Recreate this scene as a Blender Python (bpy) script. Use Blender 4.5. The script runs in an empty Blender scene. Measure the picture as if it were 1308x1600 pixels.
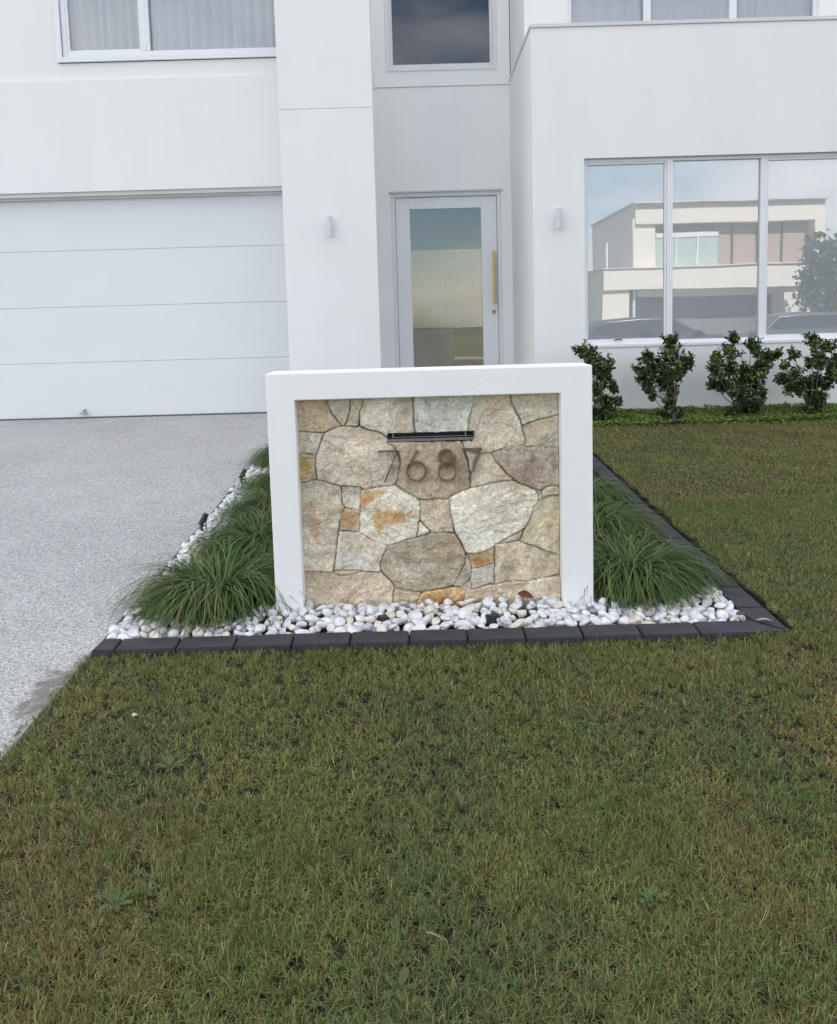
import bpy, bmesh, math, random
import numpy as np
from math import sin, cos, pi, radians, atan2, sqrt
from mathutils import Vector, Matrix

SC = bpy.context.scene
C = SC.collection

# ------------------------------------------------------------------ camera
EYE = Vector((0, 0, 1.30))
F_PX, W_PX, H_PX = 1300.0, 1308.0, 1600.0
CX, CY = 654.0, 635.0
ROLL, PITCH = radians(1.6), radians(5.93)
fw = Vector((0, cos(PITCH), -sin(PITCH)))
up0 = Vector((0, sin(PITCH), cos(PITCH)))
r0 = Vector((1, 0, 0))
RV = r0 * cos(ROLL) - up0 * sin(ROLL)
UV = up0 * cos(ROLL) + r0 * sin(ROLL)
cam_d = bpy.data.cameras.new('camera')
cam = bpy.data.objects.new('camera', cam_d)
C.objects.link(cam)
cam.matrix_world = Matrix((
    (RV.x, UV.x, -fw.x, EYE.x), (RV.y, UV.y, -fw.y, EYE.y), (RV.z, UV.z, -fw.z, EYE.z), (0, 0, 0, 1)))
cam_d.sensor_fit = 'VERTICAL'
cam_d.sensor_height = 24.0
cam_d.lens = 24.0 * F_PX / H_PX
cam_d.shift_x = (W_PX / 2 - CX) / H_PX
cam_d.shift_y = -(H_PX / 2 - CY) / H_PX
cam_d.clip_start = 0.05
cam_d.clip_end = 2000
SC.camera = cam


def at(px, py, Y):
    """point of the vertical plane y = Y seen at photo pixel (px, py)"""
    d = fw + RV * ((px - CX) / F_PX) - UV * ((py - CY) / F_PX)
    return EYE + d * (Y / d.y)


# ------------------------------------------------------------------ light
SUN_EL, SUN_AZ = radians(38), radians(14)
world = bpy.data.worlds.new('World')
SC.world = world
world.use_nodes = True
nt = world.node_tree
for n in list(nt.nodes):
    nt.nodes.remove(n)
wo = nt.nodes.new('ShaderNodeOutputWorld')
bg = nt.nodes.new('ShaderNodeBackground')
sky = nt.nodes.new('ShaderNodeTexSky')
sky.sky_type = 'NISHITA'
sky.sun_disc = False
sky.sun_elevation = SUN_EL
sky.sun_rotation = SUN_AZ
tc = nt.nodes.new('ShaderNodeTexCoord')
mp = nt.nodes.new('ShaderNodeMapping')
mp.inputs['Scale'].default_value = (1.0, 1.0, 2.6)
nz = nt.nodes.new('ShaderNodeTexNoise')
nz.inputs['Scale'].default_value = 2.1
nz.inputs['Detail'].default_value = 8
nz.inputs['Roughness'].default_value = 0.55
rp = nt.nodes.new('ShaderNodeValToRGB')
rp.color_ramp.elements[0].position = 0.36
rp.color_ramp.elements[0].color = (0.0, 0.0, 0.0, 1)
rp.color_ramp.elements[1].position = 0.60
rp.color_ramp.elements[1].color = (0.95, 0.95, 0.95, 1)
mx = nt.nodes.new('ShaderNodeMix')
mx.data_type = 'RGBA'
nt.links.new(tc.outputs['Generated'], mp.inputs['Vector'])
nt.links.new(mp.outputs[0], nz.inputs['Vector'])
dp = nt.nodes.new('ShaderNodeVectorMath'); dp.operation = 'DOT_PRODUCT'
dp.inputs[1].default_value = (0.14, -0.94, 0.31)
mr = nt.nodes.new('ShaderNodeMapRange'); mr.inputs[1].default_value = 0.88; mr.inputs[2].default_value = 0.99; mr.inputs[3].default_value = 0.0; mr.inputs[4].default_value = 0.17
nt.links.new(tc.outputs['Generated'], dp.inputs[0]); nt.links.new(dp.outputs['Value'], mr.inputs[0])
sb = nt.nodes.new('ShaderNodeMath'); sb.operation = 'SUBTRACT'
nt.links.new(nz.outputs['Fac'], sb.inputs[0]); nt.links.new(mr.outputs[0], sb.inputs[1])
nt.links.new(sb.outputs[0], rp.inputs[0])
nt.links.new(rp.outputs[0], mx.inputs['Factor'])
nt.links.new(sky.outputs[0], mx.inputs[6])
# sunlit cloud fronts ahead of the facade, brightened to light the entry recess
d2 = nt.nodes.new('ShaderNodeVectorMath'); d2.operation = 'DOT_PRODUCT'
d2.inputs[1].default_value = (-0.1, -0.96, 0.26)
m2 = nt.nodes.new('ShaderNodeMapRange'); m2.inputs[1].default_value = -0.6; m2.inputs[2].default_value = 1.0; m2.inputs[3].default_value = 0.62; m2.inputs[4].default_value = 1.45
nt.links.new(tc.outputs['Generated'], d2.inputs[0]); nt.links.new(d2.outputs['Value'], m2.inputs[0])
vm = nt.nodes.new('ShaderNodeVectorMath'); vm.operation = 'SCALE'; vm.inputs[0].default_value = (8.1, 7.9, 7.85)
nt.links.new(m2.outputs[0], vm.inputs['Scale']); nt.links.new(vm.outputs[0], mx.inputs[7])
nt.links.new(mx.outputs[2], bg.inputs['Color'])
bg.inputs['Strength'].default_value = 0.13
nt.links.new(bg.outputs[0], wo.inputs['Surface'])

sd = bpy.data.lights.new('sun', 'SUN')
sd.energy = 5.0
sd.angle = radians(0.5)
sd.color = (1.0, 0.94, 0.86)
sun = bpy.data.objects.new('sun', sd)
C.objects.link(sun)
sdir = Vector((sin(SUN_AZ) * cos(SUN_EL), cos(SUN_AZ) * cos(SUN_EL), sin(SUN_EL)))
sun.rotation_euler = sdir.to_track_quat('Z', 'Y').to_euler()
sun.location = (0, 0, 40)

vs = SC.view_settings
vs.view_transform = 'Standard'
vs.look = 'None'
vs.gamma = 1
vs.exposure = 0.94
vs.use_curve_mapping = False
SC.render.engine = 'CYCLES'
SC.cycles.max_bounces = 8
SC.cycles.transparent_max_bounces = 16


# ------------------------------------------------------------------ helpers
def tag(o, label=None, cat=None, group=None, kind=None):
    if label: o['label'] = label
    if cat: o['category'] = cat
    if group: o['group'] = group
    if kind: o['kind'] = kind
    return o


def empty(name, loc, label, cat, group=None, rz=0.0):
    o = bpy.data.objects.new(name, None)
    C.objects.link(o)
    o.location = loc
    o.rotation_euler = (0, 0, rz)
    o.empty_display_size = 0.1
    return tag(o, label, cat, group)


def link_mesh(name, me, mat, parent=None, smooth=False):
    if mat is not None:
        for m in (mat if isinstance(mat, (list, tuple)) else [mat]):
            me.materials.append(m)
    if smooth:
        me.polygons.foreach_set('use_smooth', [True] * len(me.polygons))
    o = bpy.data.objects.new(name, me)
    C.objects.link(o)
    if parent is not None:
        o.parent = parent
    return o


class MB:
    """collects shapes in world coordinates; build() makes ONE mesh object"""
    def __init__(s):
        s.v = []; s.f = []

    def quad(s, pts):
        k = len(s.v); s.v += [tuple(p) for p in pts]; s.f.append(tuple(range(k, k + len(pts)))); return s

    def box(s, x0, x1, y0, y1, z0, z1):
        k = len(s.v)
        s.v += [(x0, y0, z0), (x1, y0, z0), (x1, y1, z0), (x0, y1, z0), (x0, y0, z1), (x1, y0, z1), (x1, y1, z1), (x0, y1, z1)]
        s.f += [tuple(k + i for i in q) for q in ((0, 3, 2, 1), (4, 5, 6, 7), (0, 1, 5, 4), (1, 2, 6, 5), (2, 3, 7, 6), (3, 0, 4, 7))]
        return s

    def tube(s, pts, rad, n=8, cap=True):
        pts = [Vector(p) for p in pts]
        if not isinstance(rad, (list, tuple)): rad = [rad] * len(pts)
        k = len(s.v); prev = None
        for i, p in enumerate(pts):
            a = pts[max(i - 1, 0)]; b = pts[min(i + 1, len(pts) - 1)]
            d = (b - a).normalized()
            if prev is None:
                ref = Vector((0, 0, 1)) if abs(d.z) < 0.9 else Vector((1, 0, 0))
                u = d.cross(ref).normalized()
            else:
                u = (prev - d * prev.dot(d)).normalized()
            prev = u; w = d.cross(u)
            for j in range(n):
                t = 2 * pi * j / n
                s.v.append(tuple(p + (u * cos(t) + w * sin(t)) * rad[i]))
        for i in range(len(pts) - 1):
            for j in range(n):
                s.f.append((k + i * n + j, k + i * n + (j + 1) % n, k + (i + 1) * n + (j + 1) % n, k + (i + 1) * n + j))
        if cap:
            s.f.append(tuple(k + j for j in reversed(range(n))))
            s.f.append(tuple(k + (len(pts) - 1) * n + j for j in range(n)))
        return s

    def prism(s, poly, axis, a, b):
        """poly of 2D points extruded along axis ('x','y','z') from a to b"""
        def P(u, v, t): return (t, u, v) if axis == 'x' else (u, t, v) if axis == 'y' else (u, v, t)
        k = len(s.v); n = len(poly)
        s.v += [P(u, v, a) for u, v in poly] + [P(u, v, b) for u, v in poly]
        s.f.append(tuple(range(k, k + n))); s.f.append(tuple(reversed(range(k + n, k + 2 * n))))
        for i in range(n):
            j = (i + 1) % n
            s.f.append((k + i, k + n + i, k + n + j, k + j))
        return s

    def build(s, name, mat, parent=None, bevel=0, smooth=False, seg=2):
        me = bpy.data.meshes.new(name)
        vv = s.v
        if parent is not None:
            L = parent_world(parent)
            inv = L.inverted()
            vv = [tuple(inv @ Vector(p)) for p in vv]
        me.from_pydata(vv, [], s.f)
        bm = bmesh.new(); bm.from_mesh(me)
        bmesh.ops.recalc_face_normals(bm, faces=bm.faces)
        if bevel:
            ed = [e for e in bm.edges if len(e.link_faces) == 2 and e.calc_face_angle() > 0.5]
            bmesh.ops.bevel(bm, geom=ed, offset=bevel, segments=seg, affect='EDGES', profile=0.6, clamp_overlap=True)
        bm.to_mesh(me); bm.free()
        return link_mesh(name, me, mat, parent, smooth)


def parent_world(o):
    m = Matrix.LocRotScale(o.location, o.rotation_euler, o.scale)
    return parent_world(o.parent) @ m if o.parent else m


def np_mesh(name, verts, faces_flat, loop_starts, loop_totals, col=None):
    me = bpy.data.meshes.new(name)
    me.vertices.add(len(verts))
    me.vertices.foreach_set('co', np.ascontiguousarray(verts, dtype=np.float32).ravel())
    me.loops.add(len(faces_flat))
    me.loops.foreach_set('vertex_index', faces_flat.astype(np.int32))
    me.polygons.add(len(loop_starts))
    me.polygons.foreach_set('loop_start', loop_starts.astype(np.int32))
    me.polygons.foreach_set('loop_total', loop_totals.astype(np.int32))
    me.update(calc_edges=True)
    if col is not None:
        ca = me.color_attributes.new('Col', 'FLOAT_COLOR', 'POINT')
        c4 = np.ones((len(verts), 4), np.float32); c4[:, :3] = col
        ca.data.foreach_set('color', c4.ravel())
    return me


def s2l(r, g, b):
    def f(c):
        c /= 255.0
        return c / 12.92 if c <= 0.04045 else ((c + 0.055) / 1.055) ** 2.4
    return (f(r), f(g), f(b))


class VN:
    """tiling 2D value noise"""
    def __init__(s, seed, n=64):
        s.g = np.random.RandomState(seed).rand(n, n); s.n = n

    def __call__(s, x, y):
        xi = np.floor(x).astype(int); yi = np.floor(y).astype(int)
        fx = x - xi; fy = y - yi
        fx = fx * fx * (3 - 2 * fx); fy = fy * fy * (3 - 2 * fy)
        g = s.g; n = s.n
        a = g[xi % n, yi % n]; b = g[(xi + 1) % n, yi % n]; c = g[xi % n, (yi + 1) % n]; d = g[(xi + 1) % n, (yi + 1) % n]
        return (a * (1 - fx) + b * fx) * (1 - fy) + (c * (1 - fx) + d * fx) * fy

    def fbm(s, x, y, o=4):
        r = 0; a = 0.5; t = 0
        for i in range(o):
            r = r + a * s(x * 2 ** i + 17.3 * i, y * 2 ** i + 5.1 * i); t += a; a *= 0.55
        return r / t


# ------------------------------------------------------------------ materials
def new_mat(name):
    m = bpy.data.materials.new(name); m.use_nodes = True
    n = m.node_tree
    return m, n, n.nodes['Principled BSDF']


def noise(n, scale, detail=4, rough=0.55, vec=None):
    t = n.nodes.new('ShaderNodeTexNoise')
    t.inputs['Scale'].default_value = scale; t.inputs['Detail'].default_value = detail
    t.inputs['Roughness'].default_value = rough
    if vec is None:
        c = n.nodes.new('ShaderNodeTexCoord'); vec = c.outputs['Object']
    n.links.new(vec, t.inputs['Vector'])
    return t


def ramp(n, src, stops):
    r = n.nodes.new('ShaderNodeValToRGB')
    e = r.color_ramp.elements
    while len(e) < len(stops): e.new(0.5)
    for i, (p, c) in enumerate(stops):
        e[i].position = p; e[i].color = (c[0], c[1], c[2], 1)
    n.links.new(src, r.inputs[0])
    return r


def bump(n, src, b, strength, dist):
    k = n.nodes.new('ShaderNodeBump')
    k.inputs['Strength'].default_value = strength; k.inputs['Distance'].default_value = dist
    n.links.new(src, k.inputs['Height']); n.links.new(k.outputs[0], b.inputs['Normal'])
    return k


def simple(name, c1, c2=None, scale=4, rough=0.6, metal=0.0, bscale=None, bstr=0.3, bdist=0.002, spec=0.5, lo=0.35, hi=0.65):
    m, n, b = new_mat(name)
    b.inputs['Roughness'].default_value = rough; b.inputs['Metallic'].default_value = metal
    b.inputs['Specular IOR Level'].default_value = spec
    if c2 is None: c2 = tuple(x * 0.9 for x in c1)
    t = noise(n, scale, 6)
    r = ramp(n, t.outputs['Fac'], [(lo, c1), (hi, c2)])
    n.links.new(r.outputs[0], b.inputs['Base Color'])
    if bscale:
        t2 = noise(n, bscale, 3)
        bump(n, t2.outputs['Fac'], b, bstr, bdist)
    return m


def attr_mat(name, rough=0.7, transl=0.0, spec=0.3, nscale=None, namp=0.25, bscale=None, bstr=0.5, bdist=0.003):
    m, n, b = new_mat(name)
    a = n.nodes.new('ShaderNodeAttribute'); a.attribute_name = 'Col'
    src = a.outputs['Color']
    if nscale:
        t = noise(n, nscale, 6, 0.65)
        r = ramp(n, t.outputs['Fac'], [(0.3, (1 - namp,) * 3), (0.7, (1 + namp,) * 3)])
        mm = n.nodes.new('ShaderNodeMix'); mm.data_type = 'RGBA'; mm.blend_type = 'MULTIPLY'
        mm.inputs['Factor'].default_value = 1; mm.clamp_result = False
        n.links.new(src, mm.inputs[6]); n.links.new(r.outputs[0], mm.inputs[7]); src = mm.outputs[2]
    n.links.new(src, b.inputs['Base Color'])
    b.inputs['Roughness'].default_value = rough
    b.inputs['Specular IOR Level'].default_value = spec
    if transl:
        out = n.nodes['Material Output']
        tr = n.nodes.new('ShaderNodeBsdfTranslucent'); n.links.new(src, tr.inputs['Color'])
        ms = n.nodes.new('ShaderNodeMixShader'); ms.inputs[0].default_value = transl
        n.links.new(b.outputs[0], ms.inputs[1]); n.links.new(tr.outputs[0], ms.inputs[2])
        n.links.new(ms.outputs[0], out.inputs['Surface'])
    if bscale:
        t2 = noise(n, bscale, 5, 0.6); bump(n, t2.outputs['Fac'], b, bstr, bdist)
    return m


def glass(name, refl, tint=(1, 1, 1), wav=0.0, ribs=None):
    """window glass: lets light through and mirrors; slight waviness"""
    m = bpy.data.materials.new(name); m.use_nodes = True; n = m.node_tree
    for x in list(n.nodes): n.nodes.remove(x)
    out = n.nodes.new('ShaderNodeOutputMaterial')
    t = n.nodes.new('ShaderNodeBsdfTransparent'); t.inputs[0].default_value = (*tint, 1)
    g = n.nodes.new('ShaderNodeBsdfGlossy'); g.inputs['Roughness'].default_value = 0.0
    ms = n.nodes.new('ShaderNodeMixShader')
    fr = n.nodes.new('ShaderNodeFresnel'); fr.inputs[0].default_value = 1.5
    mm = n.nodes.new('ShaderNodeMath'); mm.operation = 'MULTIPLY_ADD'; mm.inputs[1].default_value = 1.0; mm.inputs[2].default_value = refl - 0.04
    mm.use_clamp = True
    n.links.new(fr.outputs[0], mm.inputs[0]); n.links.new(mm.outputs[0], ms.inputs[0])
    n.links.new(t.outputs[0], ms.inputs[1]); n.links.new(g.outputs[0], ms.inputs[2]); n.links.new(ms.outputs[0], out.inputs['Surface'])
    c = n.nodes.new('ShaderNodeTexCoord')
    nz_ = n.nodes.new('ShaderNodeTexNoise'); nz_.inputs['Scale'].default_value = 1.3; nz_.inputs['Detail'].default_value = 1
    n.links.new(c.outputs['Object'], nz_.inputs['Vector'])
    b = n.nodes.new('ShaderNodeBump'); b.inputs['Strength'].default_value = 0.5; b.inputs['Distance'].default_value = wav
    n.links.new(nz_.outputs['Fac'], b.inputs['Height'])
    n.links.new(b.outputs[0], g.inputs['Normal'])
    return m


def plaster(name, c, bs=260, bstr=0.35, bd=0.0015, var=0.035):
    m, n, b = new_mat(name)
    b.inputs['Roughness'].default_value = 0.85; b.inputs['Specular IOR Level'].default_value = 0.25
    co = n.nodes.new('ShaderNodeTexCoord')
    mp_ = n.nodes.new('ShaderNodeMapping'); mp_.inputs['Scale'].default_value = (1.4, 1.4, 0.35)
    n.links.new(co.outputs['Object'], mp_.inputs['Vector'])
    t = noise(n, 1.3, 6, 0.6, mp_.outputs[0])
    r = ramp(n, t.outputs['Fac'], [(0.3, tuple(x * (1 - var) for x in c)), (0.55, c), (0.75, tuple(min(1, x * (1 + var * .6)) for x in c))])
    n.links.new(r.outputs[0], b.inputs['Base Color'])
    t2 = noise(n, bs, 3, 0.6); bump(n, t2.outputs['Fac'], b, bstr, bd)
    return m


M = {}
M['wall'] = plaster('white_render', (0.80, 0.80, 0.79))
M['wall_shade_lift'] = plaster('entry_render_shade_lift', (0.90, 0.895, 0.885))  # same white render, albedo raised to offset the shade in the recess
M['frame_render'] = plaster('textured_white_render', (0.85, 0.85, 0.85), bs=150, bstr=0.8, bd=0.003, var=0.02)
M['garage'] = simple('garage_paint', (0.72, 0.735, 0.75), (0.70, 0.715, 0.73), 2, 0.5, bscale=90, bstr=0.15, bdist=0.001)
M['alu'] = simple('white_aluminium', (0.78, 0.79, 0.80), (0.75, 0.76, 0.78), 8, 0.35)
M['seal'] = simple('grey_seal', (0.12, 0.12, 0.12), rough=0.7)
M['cap'] = simple('parapet_flashing', (0.66, 0.66, 0.65), (0.6, 0.6, 0.59), 3, 0.45)
M['fix'] = simple('satin_light_body', (0.62, 0.64, 0.66), (0.58, 0.6, 0.62), 10, 0.35)
M['door'] = simple('door_paint', (0.84, 0.85, 0.86), (0.82, 0.83, 0.84), 5, 0.4)
M['brass'] = simple('brushed_brass', (0.55, 0.36, 0.14), (0.48, 0.31, 0.12), 30, 0.32, 0.85)
M['black'] = simple('black_powder_coat', (0.012, 0.012, 0.013), (0.02, 0.02, 0.02), 20, 0.5)
M['dark'] = simple('slot_black', (0.01, 0.01, 0.01), rough=0.6)
M['steel'] = simple('brushed_steel', (0.42, 0.42, 0.42), (0.34, 0.34, 0.35), 40, 0.38, 0.8)
M['digit'] = simple('aged_bronze', (0.13, 0.09, 0.05), (0.20, 0.145, 0.085), 18, 0.6, 0.1)
M['kerb'] = simple('charcoal_concrete', (0.028, 0.028, 0.034), (0.044, 0.044, 0.052), 14, 0.75, bscale=220, bstr=0.5, bdist=0.002)
M['soil'] = simple('dark_soil', (0.035, 0.026, 0.018), (0.07, 0.055, 0.035), 20, 0.95, bscale=60, bstr=1, bdist=0.01)
M['thatch'] = simple('lawn_thatch', (0.012, 0.012, 0.008), (0.05, 0.043, 0.028), 22, 0.95, bscale=90, bstr=1, bdist=0.01)
M['blind'] = simple('roller_blind', (0.92, 0.93, 0.94), (0.90, 0.91, 0.92), 1, 0.8)
M['curtain'] = simple('sheer_curtain', (0.90, 0.89, 0.90), (0.85, 0.84, 0.85), 2, 0.9)
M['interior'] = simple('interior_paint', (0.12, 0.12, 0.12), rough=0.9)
M['glass'] = glass('window_glass', 0.155, (1, 1, 1), 0.0012)
M['glass_dark'] = glass('dark_window_glass', 0.085, (0.4, 0.45, 0.5), 0.004)
M['glass_up'] = glass('curtained_window_glass', 0.035, (1, 1, 1), 0.001)
M['glass_door'] = glass('door_glass', 0.10, (0.98, 0.98, 0.97), 0.0015)
M['grass'] = attr_mat('grass_blades', 0.6, 0.35, 0.25)
M['lily'] = attr_mat('lilyturf_blades', 0.5, 0.2, 0.2)
M['leafm'] = attr_mat('shrub_leaves', 0.35, 0.15, 0.5)
M['cover'] = attr_mat('ground_cover_leaves', 0.5, 0.2, 0.3)
M['weed'] = simple('weed_leaf', (0.07, 0.14, 0.03), (0.10, 0.18, 0.045), 30, 0.5)
M['stem'] = simple('shrub_stem', (0.10, 0.075, 0.055), (0.16, 0.12, 0.09), 30, 0.85)
M['stone'] = attr_mat('split_stone', 0.8, 0, 0.25, nscale=110, namp=0.34, bscale=170, bstr=1.0, bdist=0.005)
M['pebbles'] = attr_mat('pebble_bed', 0.55, 0, 0.4, nscale=60, namp=0.12)
M['leafbrown'] = simple('dry_leaf', (0.10, 0.02, 0.012), (0.16, 0.05, 0.02), 40, 0.6)
M['asphalt'] = simple('asphalt', (0.05, 0.05, 0.05), (0.065, 0.065, 0.063), 30, 0.9)


def pebble_mat(name, c, vein):
    m, n, b = new_mat(name)
    b.inputs['Roughness'].default_value = 0.5; b.inputs['Specular IOR Level'].default_value = 0.4
    oi = n.nodes.new('ShaderNodeObjectInfo'); co = n.nodes.new('ShaderNodeTexCoord')
    ad = n.nodes.new('ShaderNodeVectorMath'); ad.operation = 'ADD'
    n.links.new(co.outputs['Object'], ad.inputs[0]); n.links.new(oi.outputs['Random'], ad.inputs[1])
    t = noise(n, 42, 5, 0.6, ad.outputs[0])
    r = ramp(n, t.outputs['Fac'], [(0.36, vein), (0.52, c), (0.8, tuple(min(.86, x * 1.08) for x in c))])
    n.links.new(r.outputs[0], b.inputs['Base Color'])
    t2 = noise(n, 160, 3); bump(n, t2.outputs['Fac'], b, 0.35, 0.002)
    return m


M['peb_white'] = pebble_mat('white_marble_pebble', (0.74, 0.74, 0.74), (0.50, 0.51, 0.54))
M['peb_cream'] = pebble_mat('cream_pebble', (0.70, 0.67, 0.59), (0.54, 0.47, 0.36))
M['peb_grey'] = pebble_mat('grey_pebble', (0.64, 0.65, 0.67), (0.40, 0.41, 0.44))


def driveway_mat():
    m, n, b = new_mat('exposed_aggregate')
    b.inputs['Roughness'].default_value = 0.85
    co = n.nodes.new('ShaderNodeTexCoord')
    v = n.nodes.new('ShaderNodeTexVoronoi'); v.inputs['Scale'].default_value = 170
    n.links.new(co.outputs['Object'], v.inputs['Vector'])
    sp = n.nodes.new('ShaderNodeSeparateColor'); n.links.new(v.outputs['Color'], sp.inputs[0])
    r = ramp(n, sp.outputs[0], [(0.0, (0.18, 0.18, 0.18)), (0.2, (0.33, 0.33, 0.33)), (0.55, (0.42, 0.42, 0.425)), (0.8, (0.52, 0.52, 0.52)), (1.0, (0.66, 0.66, 0.66))])
    t = noise(n, 1.1, 5, 0.6, co.outputs['Object'])
    r2 = ramp(n, t.outputs['Fac'], [(0.3, (0.86, 0.855, 0.85)), (0.7, (1.05, 1.045, 1.03))])
    mm = n.nodes.new('ShaderNodeMix'); mm.data_type = 'RGBA'; mm.blend_type = 'MULTIPLY'; mm.inputs['Factor'].default_value = 1
    n.links.new(r.outputs[0], mm.inputs[6]); n.links.new(r2.outputs[0], mm.inputs[7])
    # damp soil washed over the edge beside the lawn
    sx = n.nodes.new('ShaderNodeSeparateXYZ'); n.links.new(co.outputs['Object'], sx.inputs[0])
    def mth(op, a, bb=None, c=None):
        k = n.nodes.new('ShaderNodeMath'); k.operation = op
        for i, q in enumerate((a, bb, c)):
            if q is None: continue
            if isinstance(q, (int, float)): k.inputs[i].default_value = q
            else: n.links.new(q, k.inputs[i])
        return k.outputs[0]
    t3 = noise(n, 16, 6, 0.7, co.outputs['Object'])
    ex = mth('MULTIPLY_ADD', sx.outputs[0], 9.0, 1.385 * 9.0)      # 0 at x=-1.385
    ey = mth('SUBTRACT', sx.outputs[1], 2.93)
    d = mth('ADD', mth('MULTIPLY', ex, ex), mth('MULTIPLY', mth('MULTIPLY', ey, ey), 11.0))
    f = mth('SUBTRACT', mth('MULTIPLY_ADD', t3.outputs['Fac'], 3.0, -0.95), d)
    fr = ramp(n, f, [(0.0, (0, 0, 0)), (0.5, (0.75, 0.75, 0.75))])
    m2 = n.nodes.new('ShaderNodeMix'); m2.data_type = 'RGBA'
    n.links.new(fr.outputs[0], m2.inputs['Factor']); n.links.new(mm.outputs[2], m2.inputs[6]); m2.inputs[7].default_value = (0.13, 0.105, 0.085, 1)
    n.links.new(m2.outputs[2], b.inputs['Base Color'])
    bump(n, v.outputs['Distance'], b, 0.6, 0.003)
    return m


M['drive'] = driveway_mat()

G0 = 0.055


def g(y):
    """height of the gently rising front yard"""
    y = max(y, -3.0)
    if y <= 6.0: return G0 * (y - 3.3)
    z = G0 * 2.7 + 0.065 * (y - 6.0)
    return min(z, G0 * 2.7 + 0.065 * 3.1)


gv = np.vectorize(g)
rnd = random.Random(7)

# ------------------------------------------------------------------ ground, drive, road
def sheet(name, x0, x1, ys, dz, mat, z=g, nx=1):
    mb = MB(); xs = [x0 + (x1 - x0) * i / nx for i in range(nx + 1)]
    for i in range(len(ys) - 1):
        for j in range(nx):
            a, b = ys[i], ys[i + 1]
            mb.quad([(xs[j], a, z(a) + dz), (xs[j + 1], a, z(a) + dz), (xs[j + 1], b, z(b) + dz), (xs[j], b, z(b) + dz)])
    o = mb.build(name, mat)
    return tag(o, kind='structure')


sheet('ground', -150, 150, [-150, -3, 6, 9.1, 150], -0.012, M['thatch'])
dr = MB()
ysd = [-2.9, 2.2, 6.0, 9.3]
for i in range(3):
    a, b = ysd[i], ysd[i + 1]
    dr.quad([(-8.2, a, g(a) + .006), (-1.345, a, g(a) + .006), (-1.345, b, g(b) + .006), (-8.2, b, g(b) + .006)])
    dr.quad([(-1.345, a, g(a) + .006), (-1.335, a, g(a) - .03), (-1.335, b, g(b) - .03), (-1.345, b, g(b) + .006)])
tag(dr.build('driveway', M['drive']), kind='structure')
rd = MB(); rd.box(-150, 150, -13.5, -5.5, -.6, -.352)
tag(rd.build('road', M['asphalt']), kind='structure')
gr = simple('verge_grass', (0.05, 0.075, 0.02), (0.09, 0.10, 0.035), 5, 0.9)
vg = MB(); vg.box(-150, 150, -60, -13.7, -.6, -.30)
tag(vg.build('verge', gr), kind='structure')
pd = MB(); pd.box(6.0, 19, -20.0, -13.72, -.5, -.29)
tag(pd.build('opposite_driveway', simple('pale_concrete', (0.45, 0.44, 0.42), (0.4, 0.39, 0.37))), kind='structure')
kb = MB(); kb.box(-150, 150, -13.7, -13.5, -.6, -.25); kb.box(-150, 150, -5.5, -5.3, -.6, -.30)
tag(kb.build('road_kerb', simple('kerb_concrete', (0.4, 0.4, 0.38))), kind='structure')
tag(MB().box(-1.25, 1.10, 8.3, 12.0, 0.1, 0.345).build('porch_floor', simple('porch_tile', (0.68, 0.67, 0.65))), kind='structure')

# garden-bed soil under pebbles and lilyturf
tag(MB().quad([(-1.33, 3.25, g(3.25) - .006), (1.35, 3.25, g(3.25) - .006), (1.35, 8.0, g(8.0) - .006), (1.35, 8.0, g(8.0) - .006)][:3] + [(-1.33, 8.0, g(8.0) - .006)]).build('garden_soil', M['soil']), kind='structure')

# ------------------------------------------------------------------ house
house = empty('house', (0, 8.3, 0.3), 'large white rendered two storey house with garage, pivot door and big windows', 'house')


def wall_cells(x0, x1, z0, z1, y0, y1, holes, name='wall', mat=None, bevel=0):
    xs = sorted({x0, x1, *[h[0] for h in holes], *[h[1] for h in holes]})
    zs = sorted({z0, z1, *[h[2] for h in holes], *[h[3] for h in holes]})
    mb = MB()
    def solid(i, j):
        if not (0 <= i < len(xs) - 1 and 0 <= j < len(zs) - 1): return False
        cx, cz = (xs[i] + xs[i + 1]) / 2, (zs[j] + zs[j + 1]) / 2
        return not any(h[0] < cx < h[1] and h[2] < cz < h[3] for h in holes)
    for i in range(len(xs) - 1):
        for j in range(len(zs) - 1):
            if not solid(i, j): continue
            a, b, c, d = xs[i], xs[i + 1], zs[j], zs[j + 1]
            mb.quad([(a, y0, c), (b, y0, c), (b, y0, d), (a, y0, d)])
            mb.quad([(a, y1, c), (a, y1, d), (b, y1, d), (b, y1, c)])
            if not solid(i - 1, j): mb.quad([(a, y0, c), (a, y0, d), (a, y1, d), (a, y1, c)])
            if not solid(i + 1, j): mb.quad([(b, y0, c), (b, y1, c), (b, y1, d), (b, y0, d)])
            if not solid(i, j - 1): mb.quad([(a, y0, c), (a, y1, c), (b, y1, c), (b, y0, c)])
            if not solid(i, j + 1): mb.quad([(a, y0, d), (b, y0, d), (b, y1, d), (a, y1, d)])
    me = bpy.data.meshes.new(name)
    inv = parent_world(house).inverted()
    me.from_pydata([tuple(inv @ Vector(p)) for p in mb.v], [], mb.f)
    bm = bmesh.new(); bm.from_mesh(me)
    bmesh.ops.remove_doubles(bm, verts=bm.verts, dist=1e-5)
    bmesh.ops.recalc_face_normals(bm, faces=bm.faces)
    bm.to_mesh(me); bm.free()
    return link_mesh(name, me, mat or M['wall'], house)


TOP = 7.3
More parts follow.
